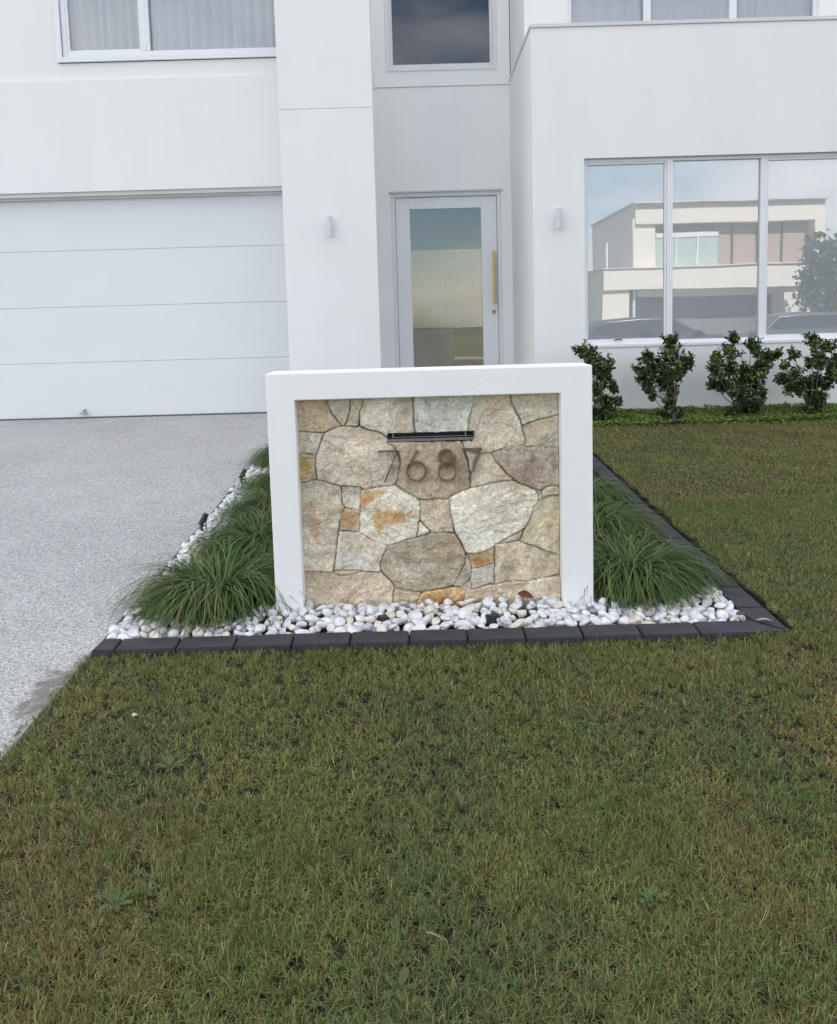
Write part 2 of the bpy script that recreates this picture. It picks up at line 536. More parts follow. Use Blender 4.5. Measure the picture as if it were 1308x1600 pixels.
# garage wing: head wall above the door, panel step, upper wall with window
YF = 8.85
UW = (-3.60, -1.20, 4.02, 5.75)
wall_cells(-8.3, -0.9, 2.725, 3.845, YF, YF + .25, [], 'fascia_panel')
wall_cells(-8.3, -0.9, 3.845, TOP, YF + .03, YF + .25, [UW], 'wall')
wall_cells(-8.5, -8.3, 0.1, TOP, 8.9, 17, [], 'wall')
# garage door
gd = MB()
pz = [0.352, at(0, 570, 9.0).z, at(0, 483, 9.0).z, at(0, 395, 9.0).z, 2.80]
for i in range(4):
    gd.box(-8.3, -1.0, 9.0, 9.04, pz[i] + (.0 if i == 0 else .0016), pz[i + 1] - .0016)
door = gd.build('garage_door', M['garage'], house, bevel=0.002)
MB().box(-8.3, -1.0, 9.012, 9.05, 0.352, 2.80).build('joint_strip', simple('garage_joint', (0.55, 0.57, 0.58)), door)
MB().box(-8.3, -1.0, 8.985, 9.03, 0.338, 0.3515).build('bottom_seal', M['seal'], door)
hp = at(132, 646, 8.98)
hm = MB(); hm.box(hp.x - .045, hp.x + .045, 8.955, 8.97, hp.z - .006, hp.z + .01).box(hp.x - .012, hp.x + .012, 8.97, 9.0, hp.z - .012, hp.z + .045)
hm.build('handle', M['steel'], door, bevel=.002)
tm = MB(); tm.box(-8.3, -1.0, 8.88, 9.0, 2.683, 2.7245).box(-8.3, -1.0, 8.93, 9.0, 2.664, 2.683)
tm.build('head_trim', M['cap'], house, bevel=.003)


def window(x0, x1, z0, z1, y, bars, fw_=.045, pm=None, trim=0, depth=.06, sash=(), cover=None, cdepth=.12, foldw=.10, sash_w=.03):
    """framed window in the plane y; bars are mullion centres; pane and curtain are sub-parts"""
    fr = MB()
    fr.box(x0, x0 + fw_, y, y + depth, z0, z1).box(x1 - fw_, x1, y, y + depth, z0, z1)
    fr.box(x0 + fw_, x1 - fw_, y + .001, y + depth, z0, z0 + fw_).box(x0 + fw_, x1 - fw_, y + .001, y + depth, z1 - fw_, z1)
    for b in bars:
        fr.box(b - fw_ * .8, b + fw_ * .8, y - .002, y + depth - .003, z0 + fw_, z1 - fw_)
        fr.box(b - .004, b + .004, y - .006, y - .002, z0 + fw_, z1 - fw_)
    for a, b in sash:
        q = sash_w
        fr.box(a, a + q, y + .008, y + .05, z0 + fw_, z1 - fw_).box(b - q, b, y + .008, y + .05, z0 + fw_, z1 - fw_)
        fr.box(a + q, b - q, y + .009, y + .05, z0 + fw_, z0 + fw_ + q).box(a + q, b - q, y + .009, y + .05, z1 - fw_ - q, z1 - fw_)
    w = fr.build('window', M['alu'], house, bevel=.003)
    MB().box(x0 + .01, x1 - .01, y + .030, y + .036, z0 + .01, z1 - .01).build('pane', pm or M['glass'], w)
    if trim:
        t = MB(); d = .022; yy = y - .03
        t.box(x0 - trim, x0, yy, yy + d, z0 - trim, z1 + trim).box(x1, x1 + trim, yy, yy + d, z0 - trim, z1 + trim)
        t.box(x0, x1, yy, yy + d, z0 - trim, z0).box(x0, x1, yy, yy + d, z1, z1 + trim)
        t.build('trim', M['alu'], w, bevel=.003)
    if cover == 'blind':
        edges = [x0] + list(bars) + [x1]
        for a, b in zip(edges[:-1], edges[1:]):
            MB().box(a + .03, b - .03, y + cdepth, y + cdepth + .004, z0 + .012, z1).build('roller_blind', M['blind'], w)
    if cover == 'curtain':
        n = int((x1 - x0) / .006); pts = []; ph = 0; rr = random.Random(int(x0 * 100))
        fold = foldw
        for i in range(n + 1):
            x = x0 + (x1 - x0) * i / n
            ph += 2 * pi * .006 / fold
            if int(ph / (2 * pi)) != int((ph - 2 * pi * .006 / fold) / (2 * pi)): fold = foldw * rr.uniform(.75, 1.3)
            d = .045 * (abs(sin(ph / 2)) ** .8) * 1.0
            pts.append((x + .008 * sin(ph), y + cdepth + .05 - d))
        mb = MB()
        for i in range(n):
            (a, b), (c, e) = pts[i], pts[i + 1]
            mb.quad([(a, b, z0), (c, e, z0), (c, e, z1), (a, b, z1)])
        mb.build('curtain', M['curtain'], w, smooth=True)
    return w


window(UW[0] + .05, UW[1], UW[2] + .055, UW[3] - .055, YF + .03, (-2.69,), .05, M['glass_up'], trim=.05, sash=((-3.50, -2.73),), cover='curtain', sash_w=.025, cdepth=.045)

# blade pillar left of the entry
YP = 8.40
pj = at(500, 170, YP).z
pl = MB()
pl.box(-1.287, -.368, YP, YP + .35, 0.25, pj - .003).box(-1.287, -.368, YP, YP + .35, pj + .003, TOP + .1)
pl.box(-1.281, -.374, YP + .006, YP + .34, pj - .003, pj + .003)
pl.build('pillar', M['wall'], house, bevel=.004)

# entry wall, set back
YB = 10.1
DO = (-.264, 1.053, 0.345, 2.81)
jz = at(690, 134.5, YB).z
CW = (-.222, .985, 4.245, 5.95)
wall_cells(-1.2, 1.18, 0.2, jz - .004, YB + .012, YB + .25, [DO], 'wall', M['wall_shade_lift'])
wall_cells(-1.2, 1.18, jz + .004, TOP, YB, YB + .25, [CW], 'wall', M['wall_shade_lift'])
wall_cells(-1.2, 1.18, jz - .004, jz + .004, YB + .02, YB + .24, [], 'joint', M['wall_shade_lift'])
wall_cells(-1.2, -1.0, 0.2, TOP, 8.76, YB - .001, [], 'wall', M['wall_shade_lift'])
window(CW[0], CW[1], CW[2], CW[3], YB + .02, (), .035, M['glass_dark'], trim=.045)
tw = MB().box(-.425, -.41, YB - .02, YB, jz + .02, jz + .13).build('cable_outlet', M['alu'], house)

# entry door
fr = MB()
fr.box(DO[0], DO[0] + .05, YB + .03, YB + .16, DO[2], DO[3]).box(DO[1] - .05, DO[1], YB + .03, YB + .16, DO[2], DO[3])
fr.box(DO[0] + .05, DO[1] - .05, YB + .031, YB + .16, DO[3] - .05, DO[3])
fr.build('door_frame', M['alu'], house, bevel=.004)
hb = MB().box(DO[0] - .02, DO[1] + .02, YB - .012, YB + .012, DO[3] - .002, DO[3] + .018).build('door_flashing', M['cap'], house, bevel=.002)
dl = MB()
lx0, lx1, lz0, lz1 = -.210, .999, .36, 2.755
gx0, gx1, gz0, gz1 = -.041, .812, .50, 2.62
dl.box(lx0, gx0, YB + .06, YB + .11, lz0, lz1).box(gx1, lx1, YB + .06, YB + .11, lz0, lz1)
dl.box(gx0, gx1, YB + .0605, YB + .11, lz0, gz0).box(gx0, gx1, YB + .0605, YB + .11, gz1, lz1)
entry = dl.build('entry_door', M['door'], house, bevel=.003)
MB().box(gx0 - .004, gx1 + .004, YB + .080, YB + .088, gz0 - .004, gz1 + .004).build('pane', M['glass_door'], entry)
# reeded privacy screen behind the lower part of the glass
rz = at(700, 389, YB).z
rb = MB(); nb = 44; wd = (gx1 - gx0) / nb
for i in range(nb):
    xc = gx0 + wd * (i + .5)
    pts = [(xc + wd * .40 * cos(t), YB + .108 - .008 * sin(t)) for t in [pi * k / 6 for k in range(7)]]
    rb.prism(pts, 'z', gz0, rz)
rb.build('reeded_screen', simple('beige_reeding', (0.86, 0.76, 0.58), (0.74, 0.64, 0.46), 1.6, 0.5), entry)
MB().box(gx0, gx1, YB + .110, YB + .115, gz0, rz).build('screen_backing', simple('dark_backing', (0.22, 0.19, 0.13)), entry)
ha = at(772, 392, YB + .01); hb_ = at(772, 475, YB + .01)
hm = MB(); hm.box(ha.x - .017, ha.x + .017, YB + .0, YB + .02, hb_.z, ha.z)
hm.box(ha.x - .010, ha.x + .010, YB + .02, YB + .06, ha.z - .09, ha.z - .07).box(ha.x - .010, ha.x + .010, YB + .02, YB + .06, hb_.z + .07, hb_.z + .09)
hm.build('pull_handle', M['brass'], entry, bevel=.003)
lk = at(772, 487, YB + .05)
MB().tube([(lk.x, YB + .045, lk.z), (lk.x, YB + .06, lk.z)], .026, 20).build('lock', M['brass'], entry, bevel=.002)
MB().tube([(lk.x, YB + .042, lk.z), (lk.x, YB + .045, lk.z)], .010, 14).build('keyhole', M['dark'], entry)
# dark hallway behind the door and stair window
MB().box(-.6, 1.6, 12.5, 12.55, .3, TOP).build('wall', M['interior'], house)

# right wing
YR = 8.3
RW = (1.68, 5.10, 1.0, 2.818)
wall_cells(1.175, 9.2, 0.275 + .06, 4.05, YR, YR + .22, [RW], 'wall')
wall_cells(1.175, 1.395, 0.335, 4.05, YR + .221, YB + .011, [], 'wall')
MB().box(1.19, 9.2, YR + .012, YR + .2, 0.1, 0.334).build('slab_edge', simple('slab_concrete', (0.46, 0.45, 0.44), (0.40, 0.39, 0.38), 6, 0.85, bscale=90), house, bevel=.003)
MB().box(1.165, 9.2, YR - .014, YR + .24, 4.051, 4.085).box(1.165, 1.405, YR + .24, YB + .0, 4.051, 4.085).build('parapet_cap', M['cap'], house, bevel=.003)
MB().box(1.396, 9.2, YR + .23, YB, 3.80, 3.86).build('roof', M['cap'], house)
bars = ((2.491 + 2.572) / 2, (3.407 + 3.501) / 2, 4.37)
rwin = window(RW[0], RW[1], RW[2], RW[3], YR + .05, bars, .035, M['glass'], cover='blind', sash=((1.70, bars[0] - .03), (bars[1] + .03, 4.33)), sash_w=.02, cdepth=.042)
MB().box(RW[0] - .0, RW[1], YR - .012, YR + .05, RW[2] - .025, RW[2] + .004).build('sill', M['alu'], rwin, bevel=.003)
for px, py in ((966, 532), (1259, 523)):
    p = at(px, py, YR + .03)
    MB().tube([(p.x - .045, p.y, p.z), (p.x - .02, p.y, p.z + .008), (p.x + .02, p.y, p.z + .010), (p.x + .045, p.y, p.z + .002)], [.004, .007, .007, .004], 8).build('latch', M['seal'], rwin)
YU = 8.85
xl = 1.188
TW = (1.63, 4.20, 4.19, 5.6)
wall_cells(xl, 9.2, 3.86, TOP, YU, YU + .2, [TW], 'wall')
wall_cells(xl, xl + .2, 3.86, TOP, YU + .201, YB - .002, [], 'wall')
window(TW[0], TW[1], TW[2], TW[3], YU + .03, ((2.403 + 2.501) / 2, (3.283 + 3.381) / 2), .045, M['glass_up'], cover='curtain', foldw=.16, cdepth=.045)
wall_cells(9.0, 9.2, 0.1, TOP, 9.06, 17, [], 'wall')
MB().box(-8.3, 9.0, 16.8, 17.0, 0.1, TOP).build('wall', M['wall'], house)
MB().box(-8.7, 9.4, 10.36, 17.2, TOP + .002, TOP + .2).box(-8.7, -1.0, 8.76, 10.359, TOP + .003, TOP + .2).box(1.2, 9.4, 8.8, 10.359, TOP + .003, TOP + .2).build('roof', M['cap'], house)  # unseen roof, left open above the entry recess to let skylight in
for px, py0, py1, Y in ((515, 338, 370, YP), (873.5, 325, 358, YR)):
    a = at(px, py0, Y - .05); b = at(px, py1, Y - .05); x = (a.x + b.x) / 2; r = .026
    zm = (a.z + b.z) / 2 - .01
    lt = MB().tube([(x, Y - .05, b.z), (x, Y - .05, zm - .003)], r, 20).tube([(x, Y - .05, zm + .003), (x, Y - .05, a.z)], r, 20).tube([(x, Y - .05, zm - .003), (x, Y - .05, zm + .003)], r * .9, 20).build('wall_light', M['fix'], house, bevel=.002)
    MB().tube([(x, Y - .001, zm), (x, Y - .03, zm)], .022, 14).build('bracket', M['fix'], lt)

# ------------------------------------------------------------------ letterbox wall
LW = empty('letterbox_wall', (.047, 3.60, -.02), 'white framed letterbox wall faced with irregular split stone, mail slot and number', 'letterbox')
X0, X1, Z1 = -.642, .736, 1.091
IX0, IX1, IZ1 = -.523, .603, .976
YW = 3.50; TH = .21
ol = [(X0, -.12), (X0, Z1), (X1, Z1), (X1, -.12), (IX1, -.12), (IX1, IZ1), (IX0, IZ1), (IX0, -.12)]
fm = MB().prism(ol, 'y', YW, YW + TH)
fo = fm.build('frame', M['frame_render'], LW, bevel=.005, seg=3)
MB().box(IX0 + .0005, IX1 - .0005, YW + .10, YW + TH - .004, -.12, IZ1 - .0005).build('backing', M['wall'], LW)

STONES = [[(-548,1022),(-393,1018),(-389,949),(-376,910),(-333,855),(-366,846),(-413,826),(-556,834)],[(-393,1018),(-296,1015),(-295,927),(-306,879),(-317,854),(-333,855),(-376,910),(-389,949)],[(-296,1015),(-243,1013),(-241,945),(-254,907),(-258,860),(-264,848),(-317,854),(-306,879),(-295,927)],[(-243,1013),(-21,1007),(-22,880),(-21,831),(-22,800),(-139,801),(-167,818),(-206,830),(-242,847),(-258,860),(-254,907),(-241,945)],[(-21,1007),(246,1000),(243,961),(232,912),(216,864),(211,803),(-22,800),(-21,831),(-22,880)],[(246,1000),(391,996),(405,932),(428,878),(445,833),(456,779),(454,757),(441,749),(377,741),(363,737),(289,716),(260,715),(230,726),(201,732),(182,765),(236,763),(237,802),(211,803),(216,864),(232,912),(243,961)],[(391,996),(653,988),(652,889),(613,879),(525,858),(445,833),(428,878),(405,932)],[(445,833),(525,858),(613,879),(652,889),(651,729),(460,741),(456,757),(456,779)],[(-556,834),(-413,826),(-424,794),(-438,754),(-448,733),(-561,733)],[(-561,733),(-448,733),(-453,686),(-448,621),(-507,611),(-566,609)],[(-413,826),(-366,846),(-334,853),(-259,848),(-206,830),(-167,818),(-139,801),(-139,772),(-111,760),(-94,725),(-86,690),(-106,588),(-160,583),(-234,575),(-268,583),(-346,588),(-375,596),(-448,621),(-453,686),(-448,733),(-438,754),(-424,794)],[(-139,772),(182,765),(193,727),(210,687),(214,632),(217,567),(123,530),(113,522),(0,524),(-19,534),(-58,557),(-106,588),(-86,690),(-94,725),(-111,760)],[(193,729),(261,715),(259,707),(227,642),(213,627),(210,682)],[(261,715),(289,716),(316,704),(337,673),(375,623),(414,590),(360,593),(296,582),(215,565),(213,627),(227,642)],[(310,714),(363,737),(441,747),(460,741),(651,729),(649,563),(571,567),(546,563),(521,547),(502,551),(458,570),(414,590),(375,623),(337,673)],[(649,563),(571,567),(546,560),(526,544),(529,509),(560,523),(649,527)],[(-566,609),(-507,611),(-448,621),(-375,596),(-346,588),(-345,543),(-346,523),(-335,493),(-354,453),(-363,393),(-376,323),(-393,212),(-524,212),(-583,213)],[(-346,588),(-263,581),(-267,481),(-326,488),(-339,513),(-345,543)],[(-326,488),(-267,479),(-275,384),(-361,393),(-354,453),(-335,491)],[(-254,561),(-214,572),(-160,580),(-106,586),(-58,557),(-19,534),(-8,514),(-10,434),(-19,384),(-29,354),(-84,340),(-154,319),(-183,326),(-222,349),(-275,386),(-267,481),(-262,551)],[(-2,522),(118,520),(125,470),(133,409),(136,374),(90,378),(40,374),(-8,422)],[(-9,426),(38,377),(20,360),(-27,352),(-19,384)],[(123,525),(215,562),(296,580),(360,591),(414,584),(502,549),(513,529),(511,497),(489,468),(475,420),(450,380),(371,342),(331,318),(271,284),(211,276),(189,282),(163,338),(137,389),(128,460)],[(504,548),(524,544),(529,509),(514,497),(513,529)],[(529,506),(560,521),(649,525),(646,243),(612,252),(518,289),(425,323),(450,378),(475,420),(491,465),(514,495)],[(450,376),(425,323),(326,315),(371,340)],[(-363,391),(-275,382),(-222,346),(-159,312),(-175,277),(-191,237),(-192,200),(-266,208),(-393,214),(-376,323)],[(-154,317),(-84,338),(-29,350),(25,360),(90,374),(136,369),(163,331),(186,282),(182,236),(154,176),(124,133),(49,118),(-41,105),(-120,128),(-149,164),(-178,191),(-189,237),(-173,277)],[(191,269),(208,248),(211,174),(180,139),(136,133),(162,176),(188,231)],[(191,273),(271,282),(315,293),(314,227),(215,205),(208,246)],[(214,200),(314,222),(309,136),(213,115),(214,174)],[(178,138),(210,152),(214,115),(180,108),(168,119)],[(319,315),(425,321),(518,287),(612,249),(646,238),(646,174),(611,168),(467,145),(312,134)],[(-584,209),(-400,204),(-327,185),(-267,198),(-187,194),(-149,159),(-135,128),(-140,62),(-163,21),(-204,2),(-236,-69),(-595,-59)],[(-397,208),(-276,207),(-296,199),(-366,188)],[(-130,125),(-71,106),(-20,97),(-33,38),(-113,25),(-140,62)],[(-18,84),(8,103),(168,119),(179,83),(171,32),(26,18),(6,18),(-29,38)],[(182,106),(309,133),(467,142),(611,166),(646,172),(643,-95),(163,-81),(173,32),(183,73)],[(-204,2),(-163,19),(-113,24),(-33,36),(6,16),(171,30),(163,-81),(-236,-69)]]
SCOL = [(168, 156, 136), (172, 162, 148), (176, 168, 146), (178, 174, 160), (176, 180, 172), (196, 190, 175), (182, 176, 154), (176, 170, 150),
        (172, 170, 158), (162, 142, 104), (184, 172, 156), (165, 148, 128), (164, 166, 160), (184, 172, 152), (146, 132, 122), (178, 170, 154),
        (172, 164, 148), (182, 174, 164), (164, 146, 118), (204, 200, 186), (178, 162, 144), (198, 194, 184), (206, 200, 186), (190, 182, 168),
        (178, 168, 140), (186, 178, 160), (186, 178, 164), (150, 142, 124), (158, 150, 134), (158, 138, 104), (172, 166, 156), (182, 172, 156),
        (176, 164, 142), (184, 168, 148), (180, 168, 146), (176, 158, 136), (192, 158, 108), (188, 174, 156), (172, 160, 142)]


def stone_panel():
    st = .0029
    xs = np.arange(IX0 + .001, IX1 - .0009, st); zs = np.arange(-.06, IZ1 - .0009, st)
    X, Z = np.meshgrid(xs, zs)
    n1, n2, n3, n4 = VN(3), VN(9), VN(21), VN(33)
    wx = X + (n1.fbm(X * 22, Z * 22) - .5) * .010; wz = Z + (n2.fbm(X * 22, Z * 22) - .5) * .010
    s1 = np.full(X.shape, -9.0); s2 = np.full(X.shape, -9.0); idx = np.full(X.shape, -1)
    for k, poly in enumerate(STONES):
        P = np.array(poly) / 1000.0; n = len(P)
        ins = np.zeros(X.shape, bool); dm = np.full(X.shape, 9.0)
        for i in range(n):
            a = P[i]; b = P[(i + 1) % n]; ex, ez = b - a
            t = np.clip(((wx - a[0]) * ex + (wz - a[1]) * ez) / (ex * ex + ez * ez), 0, 1)
            dm = np.minimum(dm, np.hypot(wx - a[0] - t * ex, wz - a[1] - t * ez))
            if ez != 0:
                c = ((a[1] > wz) != (b[1] > wz)) & (wx < (b[0] - a[0]) * (wz - a[1]) / ez + a[0])
                ins ^= c
        sg = np.where(ins, dm, -dm)
        q = sg > s1
        s2 = np.where(q, s1, np.maximum(s2, sg)); s1 = np.where(q, sg, s1); idx[q] = k
    best = np.maximum((s1 - s2) / 2, 0)
    best[s1 < -.006] = 0
    gap = .0001 + .0030 * np.clip(n3.fbm(X * 17, Z * 17, 3) - .28, 0, 1)
    prof = np.clip((best - gap) / .0065, 0, 1); prof = 1 - (1 - prof) ** 2.6
    rr = np.random.RandomState(5)
    H = np.zeros(X.shape); col = np.zeros(X.shape + (3,))
    for k in range(len(STONES)):
        q = idx == k
        if not q.any(): continue
        cx, cz = X[q].mean(), Z[q].mean()
        tx, tz = rr.uniform(-.045, .045, 2); base = rr.uniform(.018, .030)
        ang = rr.uniform(0, pi); u = X[q] * cos(ang) + Z[q] * sin(ang); v = -X[q] * sin(ang) + Z[q] * cos(ang)
        # split face: stepped flakes plus grain
        fl = n2.fbm(u * 9 + k * 3.1, v * 16 + k, 3); fl = (np.floor(fl * 6) + np.clip((fl * 6 % 1) * 4, 0, 1)) / 6
        h = base + (X[q] - cx) * tx + (Z[q] - cz) * tz + (fl - .5) * .026 + (n4.fbm(u * 60, v * 60, 3) - .5) * .005
        H[q] = h
        c = np.array(s2l(*SCOL[k])) * .84 + np.array(s2l(200, 194, 182)) * .16; c = (c * .95 + c.mean() * .05) * 1.35 * np.array([1.03, 1.0, .94])
        m1 = n3.fbm(u * 7 + k * 7.7, v * 12 + 3 * k, 4)[:, None]; m2 = n4.fbm(X[q] * 60 + k, Z[q] * 60, 4)[:, None]
        m3 = n1.fbm(u * 5 + k, v * 26, 3)[:, None]
        cc = c * (0.68 + .64 * m1) * (.66 + .68 * m2) * (.85 + .3 * m3)
        warm = np.clip((n1.fbm(X[q] * 11 + k * 2.2, Z[q] * 11 - k, 4) - .56) * 5, 0, 1)[:, None]
        cc = cc * (1 - warm * .35) + np.array(s2l(190, 155, 105)) * warm * .35 * 1.0
        wht = np.clip((n2.fbm(X[q] * 14 - k, Z[q] * 14 + k * 1.3, 4) - .62) * 6, 0, 1)[:, None]
        cc = cc * (1 - wht * .45) + np.array(s2l(225, 222, 212)) * wht * .45 * 1.0
        col[q] = cc
    wob = n4.fbm(X * 16, Z * 16, 4)
    def blot(k, cx, cz, rx, rz, rgb, amt, a=0.):
        q = idx == k
        dx, dz = X - cx, Z - cz; dx, dz = dx * cos(a) + dz * sin(a), -dx * sin(a) + dz * cos(a)
        d = np.hypot(dx / rx, dz / rz) + (wob - .5) * 3.4
        w = (np.clip((1.15 - d) * 1.4, 0, 1) * amt * q * (.6 + .6 * n1.fbm(X * 70, Z * 70, 2)))
        w = np.clip(w, 0, 1)[..., None]
        col[:] = col * (1 - w) + np.array(s2l(*rgb)) * 1.05 * w
    def zp(zx, zy):
        p = at(440 + zx / 2.843, 600 + zy / 2.843, 3.57); return p.x, p.z
    for (k, zx, zy, rx, rz, rgb, amt, a) in (
            (19, 400, 500, .048, .028, (200, 158, 96), .8, .2), (19, 460, 590, .058, .042, (196, 152, 92), .85, -.9), (19, 520, 590, .02, .035, (205, 150, 80), .7, 0), (19, 370, 530, .02, .02, (190, 120, 80), .6, 0),
            (36, 720, 955, .085, .030, (200, 140, 58), .85, 0), (29, 880, 790, .03, .014, (170, 108, 46), .8, .1), (11, 740, 455, .045, .03, (178, 128, 62), .75, 0),
            (11, 740, 350, .07, .05, (140, 112, 86), .6, 0), (9, 110, 370, .03, .03, (176, 146, 84), .7, 0), (18, 300, 610, .03, .03, (180, 130, 80), .6, 0),
            (16, 150, 640, .022, .11, (186, 150, 118), .6, .15), (26, 330, 790, .06, .03, (215, 214, 210), .8, 0), (22, 850, 660, .09, .035, (226, 224, 214), .8, -.4),
            (14, 1210, 330, .03, .04, (112, 84, 66), .7, 0), (14, 1080, 400, .07, .05, (140, 122, 112), .6, .4), (32, 1010, 770, .03, .03, (190, 168, 112), .6, 0),
            (30, 890, 800, .01, .01, (170, 108, 46), .5, 0), (27, 620, 790, .11, .010, (110, 98, 82), .7, .03), (27, 760, 720, .05, .03, (178, 158, 128), .6, 0),
            (33, 300, 940, .04, .09, (150, 134, 110), .4, 0)):
        x, z = zp(zx, zy); blot(k, x, z, rx, rz, rgb, amt, a)
    # a natural dark fissure in the lower centre stone
    fx0, fz0 = zp(812, 775); fx1, fz1 = zp(758, 893)
    joint = (idx < 0) | (best < gap)
    fl_ = np.clip(.15 + 1.5 * (n3.fbm(X * 12 + 5, Z * 12, 2) - .25), .12, .80)
    H = H * (fl_ + (1 - fl_) * prof)
    H[s1 < -.006] = .004
    je = (1 - np.clip((best - gap) / .0014, 0, 1))[..., None] * np.clip(-.15 + 1.7 * (n2.fbm(X * 21, Z * 21, 2) - .2), .05, .85)[..., None]
    jc = np.array((.075, .060, .042)) + np.clip(n1.fbm(X * 14, Z * 14, 3) - .42, 0, 1)[..., None] * np.array((.50, .43, .33))
    col = col * (1 - je) + jc * je
    col[joint] = jc[joint]
    # mail slot cut-out
    sx0, sx1, sz0, sz1 = -.136, .234, .782, .817
    cut = (X > sx0) & (X < sx1) & (Z > sz0) & (Z < sz1)
    nz_, nx_ = X.shape
    Y = YW + .092 - H
    V = np.stack([X, Y, Z], -1).reshape(-1, 3) - np.array(parent_world(LW).translation)
    ii, jj = np.meshgrid(np.arange(nz_ - 1), np.arange(nx_ - 1), indexing='ij')
    keep = ~(cut[:-1, :-1] & cut[1:, 1:] & cut[1:, :-1] & cut[:-1, 1:])
    ii, jj = ii[keep], jj[keep]; a = ii * nx_ + jj
    F = np.stack([a, a + 1, a + nx_ + 1, a + nx_], 1)
    me = np_mesh('stone_facing', V, F.ravel(), np.arange(len(F)) * 4, np.full(len(F), 4), col.reshape(-1, 3))
    link_mesh('stone_facing', me, M['stone'], LW, smooth=True)
    return sx0, sx1, sz0, sz1


sx0, sx1, sz0, sz1 = stone_panel()
sl = MB()
yy0, yy1 = YW + .056, YW + .098
sl.box(sx0 - .002, sx1 + .002, yy0, yy1, sz1 - .003, sz1 + .001).box(sx0 - .002, sx1 + .002, yy0 + .016, yy1, sz0 - .001, sz0 + .010)
sl.box(sx0 - .002, sx0 + .002, yy0, yy1, sz0 + .012, sz1 - .003).box(sx1 - .002, sx1 + .002, yy0, yy1, sz0 + .012, sz1 - .003)
slot = sl.build('mail_slot', M['black'], LW, bevel=.0008)
MB().box(sx0 + .001, sx1 - .001, yy0 + .006, yy0 + .0155, sz0 - .003, sz0 + .008).build('lip', simple('dull_steel', (.22, .22, .22), (.16, .16, .16), 60, .5, .4), slot, bevel=.001)
MB().box(sx0 + .0025, sx1 - .0025, YW + .0955, YW + .0985, sz0 + .0125, sz1 - .0035).build('slot_opening', M['dark'], slot)
for xx in (sx0 + .02, sx1 - .035):
    MB().box(xx, xx + .004, YW + .07, YW + .0945, sz0 + .0125, sz1 - .0035).build('divider', M['steel'], slot)


def digit(strokes, w=.0062):
    mb = MB(); y0, y1 = YW + .036, YW + .050
    for s in strokes:
        n = len(s)
        for i in range(n - 1):
            a, b = Vector(s[i]), Vector(s[i + 1]); d = (b - a).normalized(); o = Vector((-d.y, d.x)) * w / 2
            mb.prism([tuple(a - o - d * w * .02), tuple(b - o + d * w * .02), tuple(b + o + d * w * .02), tuple(a + o - d * w * .02)], 'y', y0, y1 + .012)
    return mb.build('house_number', M['digit'], LW, bevel=.0006)


def ring(cx, cz, r, n=28, rz=None):
    rz = rz or r
    return [(cx + r * cos(2 * pi * i / n), cz + rz * sin(2 * pi * i / n)) for i in range(n + 1)]


digit([[(-.180, .741), (-.094, .741)], [(-.096, .744), (-.155, .606)]])
digit([ring(-.017, .650, .041), [(-.010, .744), (-.054, .668)]])
digit([ring(.112, .711, .030), ring(.116, .643, .038)])
digit([[(.182, .741), (.266, .741)], [(.263, .744), (.207, .606)]])

# ------------------------------------------------------------------ edging pavers
ordn = ['first', 'second', 'third', 'fourth', 'fifth', 'sixth', 'seventh', 'eighth', 'ninth', 'tenth', 'eleventh', 'twelfth', 'thirteenth', 'fourteenth', 'fifteenth', 'sixteenth', 'seventeenth', 'eighteenth', 'nineteenth', 'twentieth', 'twenty first', 'twenty second']


def paver(pts, lab, jit=0.0):
    """pts: plan outline; paver top follows the yard slope"""
    cx = sum(p[0] for p in pts) / len(pts); cy = sum(p[1] for p in pts) / len(pts)
    me = bpy.data.meshes.new('edging_paver'); bm = bmesh.new()
    top = [bm.verts.new((x - cx, y - cy, g(y) - g(cy) + .0 + jit)) for x, y in pts]
    bot = [bm.verts.new((x - cx, y - cy, g(y) - g(cy) - .09)) for x, y in pts]
    n = len(pts); bm.faces.new(top); bm.faces.new(bot[::-1])
    for i in range(n): bm.faces.new((top[i], bot[i], bot[(i + 1) % n], top[(i + 1) % n]))
    bmesh.ops.recalc_face_normals(bm, faces=bm.faces)
    bmesh.ops.bevel(bm, geom=[e for e in bm.edges], offset=.004, segments=2, affect='EDGES', clamp_overlap=True)
    bm.to_mesh(me); bm.free()
    o = link_mesh('edging_paver', me, M['kerb']); o.location = (cx, cy, g(cy) + .027)
    o.rotation_euler = (rnd.uniform(-.008, .008), rnd.uniform(-.006, .006), 0)
    tag(o, lab, 'edging paver', 'charcoal pavers edging the garden bed')


jx = [at(x, 1010 - (x - 165) * .031, 3.3).x for x in (190, 283, 372, 460, 549, 640, 729, 818, 906, 995, 1084)]
e = .003
yo, yi = 3.212, 3.322
jx = [-1.34] + jx + [1.345]
for i in range(len(jx) - 1):
    a, b = jx[i] + e, jx[i + 1] - e
    if i == 0:
        pts = [(a, yo), (b, yo), (b, yi), (a + .012, yi)]
        lab = 'short charcoal edging paver at the driveway end of the front row'
    elif i == len(jx) - 2:
        pts = [(a, yo), (1.462 - e, yo + .012), (b, yi + .02), (b - .0, yi + .02), (a, yi)]
        pts = [(a, yo), (1.455 - e, yo), (1.345 - e, yi + .01), (a, yi + .01)]
        lab = 'last charcoal edging paver of the front row, mitred at the right corner'
    else:
        pts = [(a, yo), (b, yo), (b, yi), (a, yi)]
        lab = 'charcoal edging paver in the front row, %s from the driveway' % ordn[i]
    paver(pts, lab, rnd.uniform(-.002, .002))


def rx_out(y): return 1.458 - (y - 3.21) * .030 + .006 * sin(y * 2.3)


